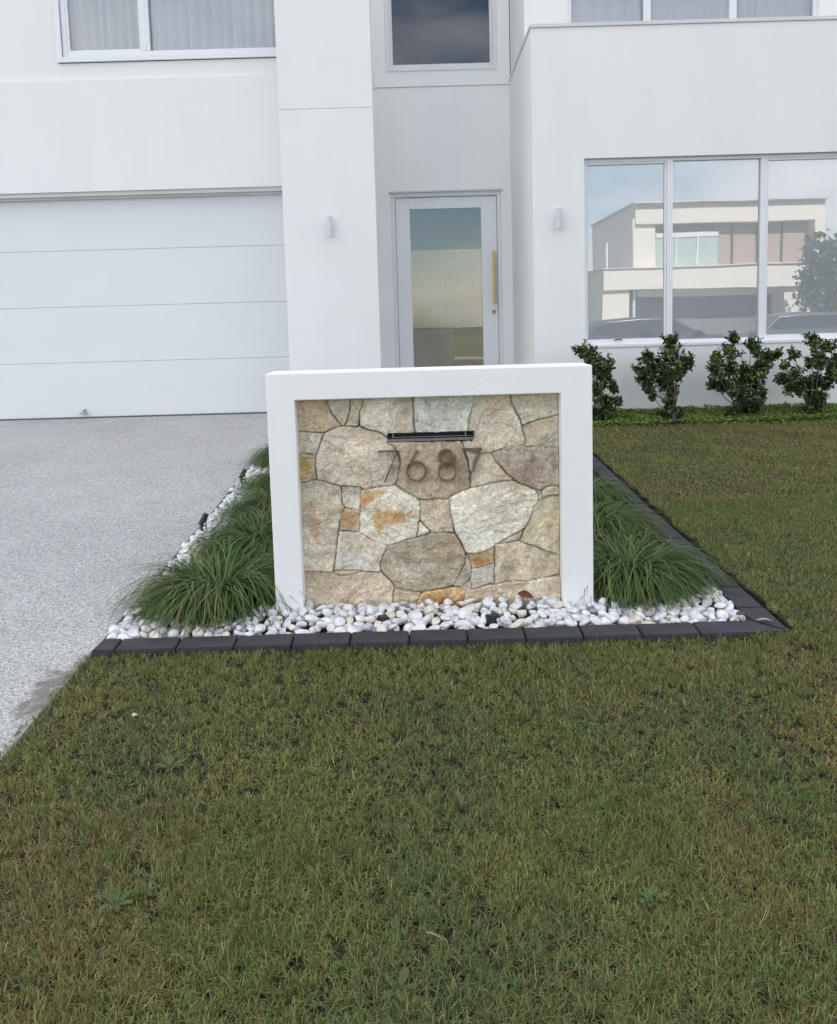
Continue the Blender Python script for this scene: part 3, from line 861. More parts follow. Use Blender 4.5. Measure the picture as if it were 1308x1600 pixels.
y = 3.456; k = 0
paver([(1.462, yo + e), (rx_out(y), y - e), (rx_out(y) - .11, y - e), (1.352, yi + .012)], 'mitred corner paver, first of the row running back beside the right lawn')
while y < 7.7:
    y2 = y + .234; k += 1
    paver([(rx_out(y), y + e), (rx_out(y2), y2 - e), (rx_out(y2) - .11, y2 - e), (rx_out(y) - .11, y + e)],
          'charcoal edging paver beside the right lawn, %s behind the corner' % ordn[k], rnd.uniform(-.003, .002))
    y = y2


# ------------------------------------------------------------------ pebbles
def pebble_mesh(seed):
    rr = np.random.RandomState(seed)
    bm = bmesh.new(); bmesh.ops.create_icosphere(bm, subdivisions=3, radius=1)
    ax = np.array([rr.uniform(.85, 1.25), rr.uniform(.65, .9), rr.uniform(.5, .75)])
    dirs = rr.normal(size=(7, 3)); dirs /= np.linalg.norm(dirs, axis=1)[:, None]; cut = rr.uniform(.45, .85, 7)
    for v in bm.verts:
        p = np.array(v.co)
        for d, c in zip(dirs, cut):
            t = p @ d
            if t > c: p = p - d * (t - c) * .8
        p = p * (1 + .05 * sin(p[0] * 4 + seed) + .04 * sin(p[1] * 5 + 2 * seed)) * ax
        v.co = p * .027
    me = bpy.data.meshes.new('pebble'); bm.to_mesh(me); bm.free()
    me.polygons.foreach_set('use_smooth', [True] * len(me.polygons))
    return me


variants = []
for s in range(12):
    for mn in ('peb_white', 'peb_cream', 'peb_grey'):
        me = pebble_mesh(s) if mn == 'peb_white' else variants[-1][0].copy()
        me.materials.clear(); me.materials.append(M[mn]); variants.append((me, mn))

TUFTS = [(-.94, 3.76, .95), (-.86, 4.44, .92), (-.88, 5.12, .86), (-.93, 5.75, .78), (-1.02, 6.6, .80), (-.62, 4.05, .75), (-.62, 4.7, .8),
         (.97, 3.84, .95), (.93, 4.54, .92), (.95, 5.20, .86), (.92, 6.0, .78), (.70, 4.25, .72), (.92, 6.7, .75)]


def bed_ok(x, y):
    if not (-1.315 < x < 1.335 and yi + .022 < y < 7.6): return False
    if y > 4.05 and x > 1.14: return False
    if X0 - .012 < x < X1 + .012 and YW + .0 < y < YW + TH and not (IX0 + .02 < x < IX1 - .02 and y < YW + .045): return False
    return True


def peb_z(x, y):
    z = g(y) + .012
    if X0 - .1 < x < X1 + .1 and y < YW + .05: z += .030 * max(0, min(1, (y - yi - .02) / .14))
    return z


pr = random.Random(11); cand = []
cell = {}
def try_add(x, y, r, lst):
    key = (int(x // .06), int(y // .06))
    for i in (-1, 0, 1):
        for j in (-1, 0, 1):
            for (a, b) in cell.get((key[0] + i, key[1] + j), ()):
                if (a - x) ** 2 + (b - y) ** 2 < r * r: return
    cell.setdefault(key, []).append((x, y)); lst.append((x, y))
front = []
for _ in range(26000):
    x = pr.uniform(-1.32, 1.34); y = pr.uniform(yi + .02, 3.74)
    if bed_ok(x, y): try_add(x, y, .038, front)
for _ in range(26000):
    x = pr.choice((pr.uniform(-1.32, -1.0), pr.uniform(1.1, 1.34), pr.uniform(-1.32, 1.34))); y = pr.uniform(3.74, 7.0)
    if bed_ok(x, y): try_add(x, y, .042, front)
# those in clear view and nearest become things of their own
def hidden(x, y):
    if X0 < x * YW / y < X1 and y > YW + .05: return 1
    if y > 3.78 and x > -1.12: return 1
    return 0
front.sort(key=lambda p: (hidden(*p), p[1]))
rest = front[292:]; front = front[:292]
LAB = {'peb_white': 'smooth white pebble in the garden bed, one of many like it', 'peb_cream': 'cream tinted pebble lying among the white garden pebbles',
       'peb_grey': 'grey veined pebble lying among the white garden pebbles'}
for (x, y) in front:
    q = pr.random(); mi = 0 if q < .60 else 1 if q < .77 else 2
    me, mn = variants[pr.randrange(12) * 3 + mi]
    o = bpy.data.objects.new('pebble', me); C.objects.link(o)
    o.location = (x, y, peb_z(x, y) + pr.uniform(0, .012)); s = pr.uniform(.72, 1.38); o.scale = (s, s, s * pr.uniform(.75, 1.05))
    o.rotation_euler = (pr.gauss(0, .35), pr.gauss(0, .35), pr.uniform(0, 2 * pi))
    tag(o, LAB[mn], 'pebble', {'peb_white': 'white pebbles in the garden bed', 'peb_cream': 'cream pebbles in the garden bed', 'peb_grey': 'grey pebbles in the garden bed'}[mn])


def merged_pebbles():
    vs_, fs_, cs_ = [], [], []; off = 0
    low = [(x, y, -.014) for x, y in front + rest]
    pts = [(x, y, 0.0) for x, y in rest] + [(x + pr.uniform(-.02, .02), min(max(y + pr.uniform(-.018, .018), yi + .02), 7.2), dz) for x, y, dz in low]
    for (x, y, dz) in pts:
        if not bed_ok(x, y): continue
        me = variants[pr.randrange(12) * 3][0]
        V = np.empty(len(me.vertices) * 3, np.float32); me.vertices.foreach_get('co', V); V = V.reshape(-1, 3)
        Fv = np.empty(len(me.loops), np.int32); me.loops.foreach_get('vertex_index', Fv)
        R3 = np.array(Matrix.Rotation(pr.uniform(0, 6.28), 3, 'Z') @ Matrix.Rotation(pr.gauss(0, .3), 3, 'X'))
        V = (V * pr.uniform(.8, 1.25)) @ R3.T + np.array((x, y, peb_z(x, y) + dz))
        c = [(.80, .80, .80), (.74, .70, .61), (.60, .61, .63)][0 if pr.random() < .75 else pr.choice((1, 2))]
        vs_.append(V); fs_.append(Fv + off); cs_.append(np.tile(c, (len(V), 1))); off += len(V)
    V = np.concatenate(vs_); Fv = np.concatenate(fs_); n = len(Fv) // 3
    me = np_mesh('pebble_bed', V, Fv, np.arange(n) * 3, np.full(n, 3), np.concatenate(cs_))
    o = link_mesh('pebble_bed', me, M['pebbles'], smooth=True)
    tag(o, 'layer of white pebbles under and behind the lilyturf tufts', 'pebbles', kind='stuff')


merged_pebbles()


# ------------------------------------------------------------------ blades
def blades(base, ang, L, w, lean, curl, col, seg, turn=None):
    """base (N,3) ... returns mesh arrays of curved tapering blades"""
    N = len(base); rows = seg
    d = np.stack([np.cos(ang), np.sin(ang), np.zeros(N)], 1)
    s = np.stack([-np.sin(ang), np.cos(ang), np.zeros(N)], 1)
    V = np.empty((N, rows * 2 + 1, 3), np.float32)
    pos = base.copy(); th = lean.copy(); step = (L / seg)[:, None]
    for r in range(rows):
        ww = (w * (1 - (r / seg) ** 1.8 * .75) / 2)[:, None]
        V[:, 2 * r] = pos - s * ww; V[:, 2 * r + 1] = pos + s * ww
        pos = pos + (d * np.sin(th)[:, None] + np.array([0, 0, 1.0]) * np.cos(th)[:, None]) * step
        th = th + curl
        if turn is not None:
            ang = ang + turn
            d = np.stack([np.cos(ang), np.sin(ang), np.zeros(N)], 1); s = np.stack([-np.sin(ang), np.cos(ang), np.zeros(N)], 1)
    V[:, 2 * rows] = pos
    k = rows * 2 + 1
    loops = []; starts = []; tot = []; c = 0
    for r in range(rows - 1):
        loops += [2 * r, 2 * r + 1, 2 * r + 3, 2 * r + 2]; starts.append(c); tot.append(4); c += 4
    loops += [2 * rows - 2, 2 * rows - 1, 2 * rows]; starts.append(c); tot.append(3); c += 3
    off = (np.arange(N) * k)[:, None]
    FL = (np.array(loops)[None] + off).ravel()
    ST = (np.array(starts)[None] + (np.arange(N) * c)[:, None]).ravel(); TT = np.tile(tot, N)
    return V.reshape(-1, 3), FL, ST, TT, np.repeat(col, k, axis=0)


def grass_region(name, pts_fn, N, seed, Lr, wr, seg, label):
    rs = np.random.RandomState(seed)
    x, y = pts_fn(rs, N)
    na, nb, ncn, nd = VN(1), VN(2), VN(4), VN(6)
    dens = nd.fbm(x * 58, y * 58, 2)
    keep = dens + (na.fbm(x * 2, y * 2, 2) - .5) * .2 > .29 - .16 * np.clip((y - 3.2) / 2.5, 0, 1) + .22 * rs.rand(len(x))
    dens = dens[keep]
    x, y = x[keep], y[keep]; n = len(x)
    # height dips in worn spots
    z = gv(y) - .004 + np.where(x > 1.3, .020 * np.clip((y - 3.05) / .2, 0, 1), 0)
    ang = rs.rand(n) * 2 * pi
    patch = na.fbm(x * 1.1, y * 1.1, 3); patch2 = nb.fbm(x * 5, y * 5, 3); fine = ncn.fbm(x * 30, y * 30, 2)
    L = rs.uniform(Lr[0], Lr[1], n) * (.55 + .45 * fine + .55 * dens)
    w = rs.uniform(wr[0], wr[1], n)
    lean = np.clip(rs.normal(1.02, .42, n), 0, 1.7); curl = rs.normal(.15, .45, n)
    lean = np.clip(lean + np.where((x > 1.3) & (y > 3.3), .22 * np.sign(np.sin((x * .55 + y) * 11)), 0), 0, 1.7)
    z = z + rs.rand(n) ** 2 * .012
    g1 = np.array([.058, .088, .024]); g2 = np.array([.100, .120, .036]); g3 = np.array([.034, .066, .030]); straw = np.array([.17, .140, .055]); brown = np.array([.098, .074, .028])
    t = np.clip(.45 + (patch2 - .5) * 1.2 + rs.normal(0, .3, n), 0, 1)[:, None]
    c = g1 * (1 - t) + g2 * t
    t = np.clip((ncn.fbm(x * 2.3 + 9, y * 2.3, 3) - .50) * 5 + rs.normal(0, .25, n), 0, 1)[:, None]
    c = c * (1 - t * .30) + g3 * t * .30
    dry = np.clip((patch - .45) * 1.3 + (patch2 - .5) * .8, 0.02, .6) + .20
    r = rs.rand(n)
    q = r < dry * .42; L[q] *= .75; c[q] = straw * rs.uniform(.55, 1.05, (q.sum(), 1))
    q = (r > .80) & (r < .80 + dry * .38); c[q] = brown * rs.uniform(.6, 1.2, (q.sum(), 1))
    far = np.clip((y - 3.2) / 3, 0, 1)[:, None] * .45; c = c * (rs.uniform(.45, 1.55, (n, 1)) * (1 - far) + 1.05 * far) * np.array([2.75, 2.47, 2.8])
    V, FL, ST, TT, CC = blades(np.stack([x, y, z], 1), ang, L, w, lean, curl, c, seg)
    o = link_mesh(name, np_mesh(name, V, FL, ST, TT, CC), M['grass'])
    return tag(o, label, 'grass', kind='stuff')


def wedge(y0, y1, a0, a1, pw=1.0):
    """random points, x between a0(y) and a1(y)"""
    def fn(rs, N):
        y = y0 + (y1 - y0) * rs.rand(N) ** pw
        lo, hi = a0(y), a1(y); u = rs.rand(N)
        wmax = np.max(hi - lo)
        k = rs.rand(N) < (hi - lo) / wmax
        y, lo, hi, u = y[k], lo[k], hi[k], u[k]
        return lo + (hi - lo) * u, y
    return fn


edge_n = VN(44)
def left_edge(y): return np.where(y < 3.215, -1.362 + .035 * (edge_n.fbm(y * 9, y * 0 + 3, 3) - .5) - np.clip((3.0 - y), 0, 2) * .012, 0)
grass_region('lawn_grass', wedge(1.30, 2.25, lambda y: np.maximum(-1.5, left_edge(y)), lambda y: y * 0 + 1.6), 260000, 101, (.015, .038), (.0012, .0026), 3,
             'short olive green lawn grass with dry straw patches in the foreground')
grass_region('lawn_grass', wedge(2.25, 3.222, lambda y: left_edge(y), lambda y: y * 0 + 1.95), 190000, 102, (.013, .032), (.0016, .0032), 2,
             'short lawn grass just in front of the charcoal pavers')
grass_region('lawn_grass', wedge(3.08, 5.2, lambda y: 1.496 - (y - 3.21) * .030 + .045 * (edge_n.fbm(y * 11, y * 0, 3) - .5), lambda y: .53 * y + .55), 150000, 103, (.013, .029), (.0024, .0044), 2,
             'mown lawn grass right of the garden bed, nearer part')
grass_region('lawn_grass', wedge(5.2, 7.62, lambda y: 1.496 - (y - 3.21) * .030 + .045 * (edge_n.fbm(y * 11, y * 0, 3) - .5), lambda y: .53 * y + .6), 120000, 104, (.012, .028), (.0034, .0060), 2,
             'mown lawn grass in front of the shrubs under the window')


grass_region('lawn_grass', wedge(0.1, 1.30, lambda y: y * 0 - 1.40, lambda y: y * 0 + 2.2), 60000, 105, (.018, .040), (.0030, .0050), 2,
             'lawn grass at the very bottom, under the photographer')
grass_region('lawn_grass', wedge(1.30, 3.22, lambda y: y * 0 + 1.6 + (y > 2.25) * .35, lambda y: y * 0 + 4.2), 70000, 106, (.016, .036), (.0034, .0054), 2,
             'lawn grass beyond the right side of the foreground')

# the lawn bed right of the pavers stands a little proud, leaving a cut edge
ls = MB(); ly = np.arange(3.25, 7.66, .05)
def lx(y): return 1.494 - (y - 3.21) * .030 + .045 * (float(edge_n.fbm(np.array([y * 11]), np.array([0.0]), 3)[0]) - .5)
for a_, b_ in zip(ly[:-1], ly[1:]):
    za, zb = g(a_) + .014, g(b_) + .014
    ls.quad([(lx(a_), a_, za), (9, a_, za), (9, b_, zb), (lx(b_), b_, zb)])
    ls.quad([(lx(a_), a_, za - .06), (lx(a_), a_, za), (lx(b_), b_, zb), (lx(b_), b_, zb - .06)])
ls.quad([(lx(3.25), 3.25, g(3.25) + .014), (1.62, 3.04, g(3.04) - .016), (9, 3.04, g(3.04) - .016), (9, 3.25, g(3.25) + .014)])
tag(ls.build('lawn_soil', M['thatch']), kind='structure')
ct = MB()  # soil strip coloured near black to paint in the gap's shade
for a_, b_ in zip(ly[:-1], ly[1:]):
    ct.quad([(rx_out(a_) - .02, a_, g(a_) - .008), (lx(a_) + .01, a_, g(a_) - .008), (lx(b_) + .01, b_, g(b_) - .008), (rx_out(b_) - .02, b_, g(b_) - .008)])
tag(ct.build('edge_gap_shade', simple('shaded_gap_soil', (.010, .008, .006), (.018, .014, .010), 30, .95)), kind='structure')

# tufts of lilyturf
def tuft(x, y, s, seed, label, n=2300):
    rs = np.random.RandomState(seed)
    a = rs.rand(n) * 2 * pi; rr = .13 * s * np.sqrt(rs.rand(n))
    base = np.stack([rr * np.cos(a), rr * np.sin(a), np.full(n, -.01)], 1)
    lock = VN(seed % 50); ang = a + rs.normal(0, .35, n) + (lock(a * 3.2, rr * 60) - .5) * 1.5
    q = rs.rand(n)
    L = s * rs.uniform(.36, .60, n) * (.82 + .18 * q)
    lean = .18 + .85 * rs.rand(n) ** .8
    curl = rs.uniform(.24, .42, n) + np.clip(.55 - lean, 0, 1) * .22
    w = rs.uniform(.0045, .0078, n)
    k = rs.rand(n, 1)
    c = np.array([.028, .062, .016]) * (1 - k) + np.array([.145, .225, .070]) * k
    m = rs.rand(n) < .07; c[m] = np.array([.14, .16, .05])
    m = rs.rand(n) < .05; c[m] = np.array([.24, .20, .10])
    # a few stray long blades
    m = rs.rand(n) < .008; L[m] *= 1.25; curl[m] *= .4; w[m] *= .6
    V, FL, ST, TT, CC = blades(base, ang, L, w, lean, curl, c, 7, rs.normal(0, .11, n))
    V[:, 2] = np.maximum(V[:, 2], np.repeat(rs.uniform(.002, .03, n), 15))
    o = link_mesh('lilyturf_tuft', np_mesh('lilyturf_tuft', V, FL, ST, TT, CC), M['lily'])
    o.location = (x, y, g(y) + .01)
    tag(o, label, 'grass tuft', 'lilyturf tufts in the garden bed')


TL = ['big arching lilyturf tuft nearest the front on the driveway side', 'second lilyturf tuft back along the driveway side', 'third lilyturf tuft back, just behind the nearer black garden spotlight',
      'fourth lilyturf tuft back, beside the farther black garden spotlight', 'farthest small lilyturf tuft peeping left of the letterbox wall', 'dark lilyturf tuft tight behind the left post of the letterbox wall',
      'lilyturf tuft mostly hidden behind the letterbox wall on the driveway side',
      'big arching lilyturf tuft at the right front corner beside the pavers', 'second lilyturf tuft back on the lawn side, behind the corner tuft', 'third lilyturf tuft back on the lawn side of the bed',
      'fourth lilyturf tuft back on the lawn side of the bed', 'lilyturf tuft tight behind the right post of the letterbox wall', 'farthest lilyturf tuft on the lawn side of the bed']
for i, (x, y, s) in enumerate(TUFTS):
    tuft(x, y, s, 300 + i, TL[i])


# ------------------------------------------------------------------ leaves
def leaf_cloud(cent, nrm, up, size, col, asp=.55, cup=.25):
    """rounded leaves: 8 verts, folded along the midrib"""
    N = len(cent)
    nrm = nrm / np.linalg.norm(nrm, axis=1)[:, None]
    up = up - nrm * np.sum(up * nrm, 1)[:, None]; up = up / np.linalg.norm(up, axis=1)[:, None]
    sd_ = np.cross(nrm, up)
    prof = [(0, 0), (.25, .8), (.6, 1.0), (.88, .62), (1.0, 0), (.88, -.62), (.6, -1.0), (.25, -.8)]
    V = np.empty((N, 8, 3), np.float32)
    for k, (a, b) in enumerate(prof):
        V[:, k] = cent + up * (size * a)[:, None] + sd_ * (size * asp * .5 * b)[:, None] + nrm * (size * cup * (abs(b) * .35 - a * a * .4))[:, None]
    lp = [0, 1, 2, 3, 4, 0, 4, 5, 6, 7]
    FL = (np.array(lp)[None] + (np.arange(N) * 8)[:, None]).ravel()
    ST = (np.array([0, 5])[None] + (np.arange(N) * 10)[:, None]).ravel(); TT = np.tile([5, 5], N)
    return V.reshape(-1, 3), FL, ST, TT, np.repeat(col, 8, axis=0)


SHR = [('small upright shrub partly hidden behind the letterbox wall', (160, 590), [(95, 205, 40), (130, 225, 40), (150, 265, 50), (205, 270, 46), (190, 325, 52), (240, 375, 30), (160, 390, 48), (205, 440, 45), (160, 500, 42), (195, 540, 35), (262, 445, 20), (215, 495, 36)]),
       ('open vase shaped shrub with bare lower stems beside black spotlight', (525, 565), [(398, 232, 38), (372, 305, 38), (425, 295, 48), (510, 155, 38), (518, 215, 50), (592, 255, 34), (478, 280, 52), (545, 310, 42), (405, 365, 42), (480, 355, 46), (518, 390, 34), (505, 440, 34), (525, 490, 34), (478, 518, 34), (425, 425, 14), (552, 505, 18), (560, 280, 30)]),
       ('widest shrub, dense with two leafy tops, under the window', (850, 545), [(815, 145, 30), (800, 205, 48), (740, 235, 38), (725, 295, 42), (800, 295, 56), (905, 175, 36), (960, 225, 50), (1020, 222, 30), (940, 290, 52), (860, 320, 52), (900, 370, 56), (830, 400, 46), (715, 360, 28), (950, 420, 28), (920, 460, 44), (860, 460, 46), (870, 510, 40), (810, 515, 30), (770, 360, 42)]),
       ('tall shrub at the right edge of the photograph', (1190, 535), [(1195, 148, 34), (1262, 185, 42), (1230, 240, 52), (1175, 255, 30), (1100, 222, 28), (1290, 265, 44), (1058, 270, 24), (1050, 330, 36), (1108, 310, 36), (1135, 370, 42), (1200, 350, 52), (1262, 345, 42), (1180, 430, 44), (1230, 420, 36), (1180, 480, 38), (1205, 505, 32), (1310, 320, 40), (1090, 380, 34)])]


def shrub(label, bz, clumps, seed, Yc=7.86):
    rs = np.random.RandomState(seed); rr = random.Random(seed)
    def wp(zx, zy, Y): return at(880 + zx / 3.056, 480 + zy / 3.056, Y)
    b0 = wp(bz[0], bz[1], Yc); b0 = Vector((b0.x, Yc, g(Yc)))
    root = empty('shrub', b0, label, 'shrub', 'shrubs under the big window')
    stem = MB(); stem.tube([b0 - Vector((0, 0, .03)), b0 + Vector((.004, .0, .07)), b0 + Vector((.0, .01, .14))], [.013, .011, .010], 7)
    CEN, NRM, UPV, SZ, COL = [], [], [], [], []
    for (cx, cy, r) in clumps:
        Yq = Yc + rr.uniform(-.13, .13); c = wp(cx, cy, Yq); R = r / 3.056 / 1300 * Yc * 1.22
        fork = b0 + Vector(((c.x - b0.x) * .12, (Yq - Yc) * .3, .08 + .10 * rr.random()))
        mid = fork.lerp(c, .5) + Vector((rr.uniform(-.015, .015), rr.uniform(-.015, .015), -.03))
        stem.tube([b0 + Vector((0, 0, .05)), fork, mid, Vector(c)], [.007, .006, .0042, .0022], 5)
        n = int(38 * (R / .09) ** 1.6) + 8
        # twig tips with rosettes
        for _ in range(max(8, int(n / 2.0))):
            d = rs.normal(size=3); d /= np.linalg.norm(d)
            tip = np.array(c) + d * R * rs.uniform(.2, 1.0) * np.array([1, 1, 1.05])
            stem.tube([tuple(c), tuple(tip)], [.002, .0012], 4, cap=False)
            out = tip - np.array(c); out = out / (np.linalg.norm(out) + 1e-6); ax = out + np.array([0, 0, .9]); ax /= np.linalg.norm(ax)
            m = rs.randint(9, 14); youngtip = rs.rand() < (.34 if cy < 330 else .12)
            for j in range(m):
                a = j * 2.4 + rs.rand(); u = np.cross(ax, [.3, .9, .2]); u /= np.linalg.norm(u); v = np.cross(ax, u)
                side = u * cos(a) + v * sin(a); uu = rs.uniform(.0, 1.3); up_ = side + ax * uu; hgt = -j / m * .06
                CEN.append(tip + ax * hgt + side * .004); UPV.append(up_); NRM.append(ax - side * uu + rs.normal(size=3) * .45)
                SZ.append(rs.uniform(.028, .044) * (1.0 if not youngtip else .85))
                t = rs.rand()
                if youngtip and j < 6: COL.append(np.array([.14, .21, .045]) * rs.uniform(.7, 1.3))
                else: COL.append(np.array([.020, .040, .013]) * (1 - t) + np.array([.065, .115, .032]) * t)
    stem.build('stem', M['stem'], root, smooth=True)
    V, FL, ST, TT, CC = leaf_cloud(np.array(CEN) - np.array(b0), np.array(NRM), np.array(UPV), np.array(SZ), np.array(COL), .62)
    link_mesh('foliage', np_mesh('foliage', V, FL, ST, TT, CC), M['leafm'], root)


for i, (lb, bz, cl) in enumerate(SHR): shrub(lb, bz, cl, 40 + i)


def ground_cover():
    rs = np.random.RandomState(77); N = 30000
    x = rs.uniform(1.30, 4.9, N); n1 = VN(8)
    y = rs.uniform(7.50, 8.27, N)
    k = (y > 7.56 + .05 * n1.fbm(x * 6, x * 0, 3)); x, y = x[k], y[k]; n = len(x)
    h = .035 + .055 * n1.fbm(x * 7, y * 7, 3)
    z = gv(y) + h * rs.rand(n) ** .5
    nr = rs.normal(size=(n, 3)) * .55 + np.array([0, -.2, 1]); up = rs.normal(size=(n, 3)); up[:, 2] = abs(up[:, 2]) * .5
    t = rs.rand(n, 1); c = np.array([.07, .12, .022]) * (1 - t) + np.array([.20, .27, .055]) * t
    V, FL, ST, TT, CC = leaf_cloud(np.stack([x, y, z], 1), nr, up, rs.uniform(.018, .030, n), c, .6)
    o = link_mesh('ground_cover', np_mesh('ground_cover', V, FL, ST, TT, CC), M['cover'])
    tag(o, 'low bright green ground cover strip under the shrubs by the wall', 'ground cover', kind='stuff')


ground_cover()

# ------------------------------------------------------------------ garden lights and small things
def spike_light(x, y, label, face):
    e_ = empty('garden_spotlight', (x, y, g(y)), label, 'spotlight', 'black garden spotlights')
    MB().tube([(x, y, g(y) - .03), (x, y, g(y) + .06)], [.006, .009], 8).build('spike', M['black'], e_)
    b = Vector((x, y, g(y) + .065)); d = Vector((cos(face) * .5, sin(face) * .5, .85)).normalized()
    MB().tube([b - d * .012, b + d * .062], .0165, 16).build('lamp_head', M['black'], e_, bevel=.0015)
    MB().box(x + .024, x + .030, y - .004, y + .004, g(y) + .02, g(y) + .125).box(x - .002, x + .0239, y - .004, y + .004, g(y) + .045, g(y) + .053).build('bracket', M['black'], e_)


spike_light(-1.295, 4.80, 'small black garden spotlight at the driveway edge, nearer one', .3)
spike_light(-1.292, 5.92, 'small black garden spotlight at the driveway edge, farther one', .4)
p = at(1056, 662, 7.50)
spike_light(p.x, 7.56, 'small black spotlight at the foot of the vase shaped shrub', 1.2)
for x, y, lb in ((-.170, 3.425, 'round black recessed light in the pebbles, left of the letterbox wall centre'), (.287, 3.405, 'round black recessed light in the pebbles, right of the letterbox wall centre')):
    e_ = empty('ground_light', (x, y, g(y)), lb, 'ground light', 'recessed lights in the pebbles')
    MB().tube([(x, y, g(y) - .02), (x, y, g(y) + .047)], .030, 28).build('housing', M['black'], e_, bevel=.003)
    MB().tube([(x, y, g(y) + .0472), (x, y, g(y) + .0485)], .023, 28).build('lens', simple('dark_lens', (.01, .01, .012), rough=.15), e_)


def flat_leaf(x, y, z, L, W, a, mat, label, name='fallen_leaf', tilt=.2, cat='leaf', group=None):
    me = bpy.data.meshes.new(name); vs_ = []; fs_ = []
    n = 8
    for i in range(n + 1):
        t = i / n; w = W * sin(pi * t ** .8) / 2 + .0004
        zc = .25 * L * sin(pi * t) * .5
        vs_ += [(t * L - L / 2, -w, zc + .15 * w), (t * L - L / 2, 0, zc), (t * L - L / 2, w, zc + .2 * w)]
    for i in range(n):
        for j in range(2):
            k = i * 3 + j; fs_.append((k, k + 3, k + 4, k + 1))
    me.from_pydata(vs_, [], fs_)
    o = link_mesh(name, me, mat, smooth=True); o.location = (x, y, z); o.rotation_euler = (tilt, tilt * .5, a)
    so = o.modifiers.new('thick', 'SOLIDIFY'); so.thickness = .0006
    return tag(o, label, cat, group)


flat_leaf(.445, 3.53, g(3.53) + .075, .085, .035, .3, M['leafbrown'], 'dark red brown dry leaf on pebbles against the stone facing', tilt=.7)
flat_leaf(1.315, 3.345, g(3.34) + .045, .06, .022, .5, M['leafbrown'], 'red brown dry leaf tucked beside the right corner paver')
flat_leaf(1.395, 3.30, g(3.3) + .033, .07, .016, -.2, simple('pale_leaf', (.35, .34, .30), rough=.8), 'pale grey leaf lying on the right corner paver', tilt=.03)
flat_leaf(-.991, 2.70, g(2.7) + .028, .020, .016, .5, simple('white_petal', (.5, .48, .46), rough=.8), 'tiny white petal on the lawn near the driveway', 'petal', cat='petal')
flat_leaf(.002, 1.70, g(1.7) + .040, .045, .003, -.45, simple('straw_bit', (.26, .23, .14), rough=.8), 'pale straw stem lying on the foreground lawn', 'straw', cat='straw')


def weed(x, y, label, nl, L, seed):
    rr = random.Random(seed)
    e_ = empty('weed', (x, y, g(y)), label, 'weed', 'broadleaf weeds in the lawn')
    CEN, NRM, UPV, SZ, COL = [], [], [], [], []
    for i in range(nl):
        a = 2 * pi * i / nl + rr.uniform(-.3, .3); u = Vector((cos(a), sin(a), rr.uniform(.25, .8)))
        CEN.append((0.004 * cos(a), .004 * sin(a), .006)); UPV.append(tuple(u)); NRM.append((-cos(a) * .4, -sin(a) * .4, 1)); SZ.append(L * rr.uniform(.7, 1.15)); COL.append((.075 + rr.random() * .04, .115 + rr.random() * .04, .045))
    V, FL, ST, TT, CC = leaf_cloud(np.array(CEN), np.array(NRM), np.array(UPV), np.array(SZ), np.array(COL), .42)
    link_mesh('leaves', np_mesh('leaves', V, FL, ST, TT, CC), M['cover'], e_)
    MB().tube([(x, y, g(y) - .01), (x, y, g(y) + .024)], .002, 6).build('stem', M['weed'], e_)


weed(-.76, 1.86, 'broadleaf weed with pale tips in the lawn at lower left', 8, 0.044, 1)
weed(-.70, 1.90, 'small yellowish weed just right of the lower left weed', 6, 0.036, 2)
weed(-.79, 2.42, 'dark broadleaf weed in the lawn below the driveway edge', 8, 0.048, 3)
weed(-.075, 1.60, 'pale green weed at the bottom centre of the lawn', 5, 0.044, 4)
weed(.52, 1.83, 'low dark green weed in the lawn at lower right', 7, 0.040, 5)

# ------------------------------------------------------------------ across the street, seen mirrored in the glass
oh = empty('opposite_house', (13, -20, -.3), 'white two storey house across the street, mirrored in the window', 'house')
warm = plaster('opposite_render', (0.80, 0.77, 0.72))
MB().box(9.5, 17.6, -28, -19.2, 2.0, 3.3).box(9.5, 17.6, -28, -19.4, 5.1, 5.95).box(9.5, 10.4, -28, -19.6, 3.3, 5.1).box(17.2, 17.6, -28, -19.4, 3.3, 5.1).box(7.9, 22, -28, -18.4, 2.3, 3.2).box(7.9, 9.0, -27.9, -18.6, -.3, 2.3).box(15.6, 22, -27.9, -18.7, -.3, 2.3).build('wall', warm, oh)
MB().box(9.0, 15.6, -20.1, -20, -.3, 2.3).build('garage_door', simple('grey_door', (.20, .21, .22)), oh)
MB().box(10.4, 17.2, -20.1, -20, 3.3, 5.1).build('wall', simple('brown_cladding', (.42, .34, .29)), oh)
ow = MB().box(10.5, 13.2, -20.0, -19.9, 3.3, 4.75).build('window', simple('teal_glass', (.45, .58, .57), rough=.2), oh)
MB().box(10.5, 13.2, -19.9, -19.85, 4.55, 4.75).box(11.35, 11.42, -19.9, -19.86, 3.3, 4.55).box(12.3, 12.37, -19.9, -19.86, 3.3, 4.55).build('frame', M['alu'], ow)
MB().tube([(9.3, -19.0, -.3), (9.3, -19.0, 5.3)], .06, 8).tube([(8.4, -20, 3.2), (8.4, -20, 4.4)], .05, 8).build('downpipe', M['alu'], oh)
MB().box(9.4, 17.7, -28.1, -19.1, 5.951, 6.02).box(7.8, 22.1, -28.1, -18.3, 3.201, 3.24).build('roof_trim', M['cap'], oh)
MB().box(13.8, 13.86, -19.98, -19.9, 3.3, 5.1).box(14.9, 14.96, -19.98, -19.9, 3.3, 5.1).box(16.0, 16.06, -19.98, -19.9, 3.3, 5.1).build('batten', M['seal'], oh)
wn = MB().box(17.6, 18.6, -18.69, -18.66, .3, 2.0).build('window', simple('dim_glass', (.12, .14, .15), rough=.15), oh)
MB().box(17.55, 18.65, -18.66, -18.62, .22, .3).build('sill', M['alu'], wn)


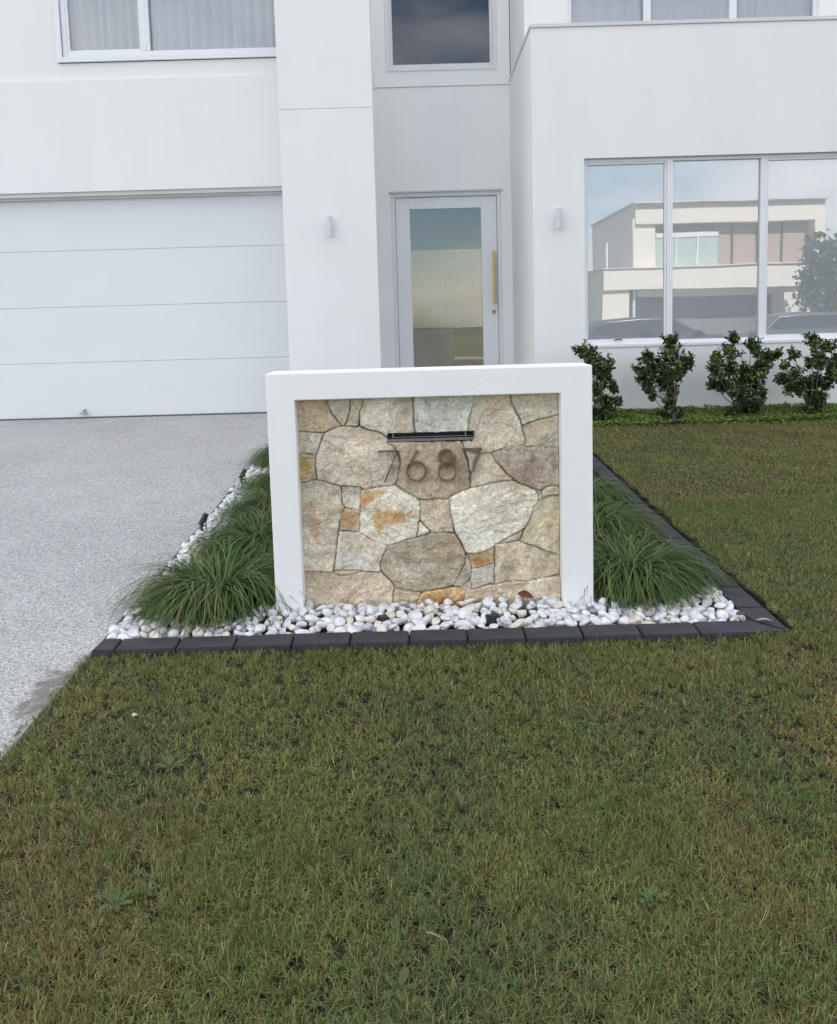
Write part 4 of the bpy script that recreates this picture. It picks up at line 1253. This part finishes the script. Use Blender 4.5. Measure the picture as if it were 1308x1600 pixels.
def tree(x, y, h, r, label, seed, dark=1.0, n=5000):
    rr = np.random.RandomState(seed); z0 = -.32
    root = empty('tree', (x, y, z0), label, 'tree', 'trees across the street')
    MB().tube([(x, y, z0), (x + .1, y, z0 + h * .35), (x, y, z0 + h * .7)], [.16, .11, .05], 8).build('trunk', M['stem'], root)
    cl = rr.normal(size=(14, 3)) * np.array([r * .45, r * .45, h * .18]) + np.array([0, 0, h * .68])
    k = rr.randint(0, 14, n); d = rr.normal(size=(n, 3)); d /= np.linalg.norm(d, axis=1)[:, None]
    c = cl[k] + d * (r * .42 * rr.rand(n) ** .4)[:, None]; c[:, 2] = np.maximum(c[:, 2], .3)
    t = rr.rand(n, 1); col = (np.array([.03, .06, .015]) * (1 - t) + np.array([.07, .11, .03]) * t) * dark
    V, FL, ST, TT, CC = leaf_cloud(c, rr.normal(size=(n, 3)), rr.normal(size=(n, 3)), rr.uniform(.12, .25, n), col)
    link_mesh('crown', np_mesh('crown', V, FL, ST, TT, CC), M['leafm'], root)


tree(16.4, -15.2, 3.9, 2.0, 'bushy round tree mirrored at the right end of the window', 1)
tree(-6, -24, 5.5, 3.0, 'tall tree across the street beyond the driveway', 5)


def car(x, y, label, mat, L=4.6):
    z0 = -.352
    e_ = empty('parked_car', (x, y, z0), label, 'car', 'cars parked across the street')
    pf = [(-L / 2, .35), (-L / 2, .85), (-L / 2 + .1, 1.0), (-L * .42, 1.08), (-L * .33, 1.48), (-.1 * L, 1.56), (L * .1, 1.53), (L * .27, 1.08), (L * .45, .92), (L / 2, .75), (L / 2, .35)]
    b = MB().prism([(x + u, z0 + v) for u, v in pf], 'y', y - .9, y + .9).build('body', mat, e_, bevel=.07, smooth=True)
    gl = [(-L * .395, 1.10), (-L * .315, 1.43), (L * .095, 1.47), (L * .235, 1.10)]
    MB().prism([(x + u, z0 + v) for u, v in gl], 'y', y - .905, y + .905).build('side_window', M['black'], e_)
    for sx in (-L * .31, L * .31):
        for sy in (-.82, .82):
            w = MB().tube([(x + sx, y + sy - .1, z0 + .33), (x + sx, y + sy + .1, z0 + .33)], .33, 24).build('wheel', M['black'], e_)
            MB().tube([(x + sx, y + sy - .105, z0 + .33), (x + sx, y + sy + .105, z0 + .33)], .2, 16).build('rim', M['steel'], w)


car(6.9, -8.2, 'dark parked car mirrored in the left window pane', simple('dark_grey_paint', (.05, .055, .06), rough=.25))
car(11.9, -8.4, 'grey parked car mirrored in the middle window pane', simple('grey_paint', (.10, .11, .12), rough=.25), 4.2)
print('objects', len(bpy.data.objects), 'verts', sum(len(m.vertices) for m in bpy.data.meshes))
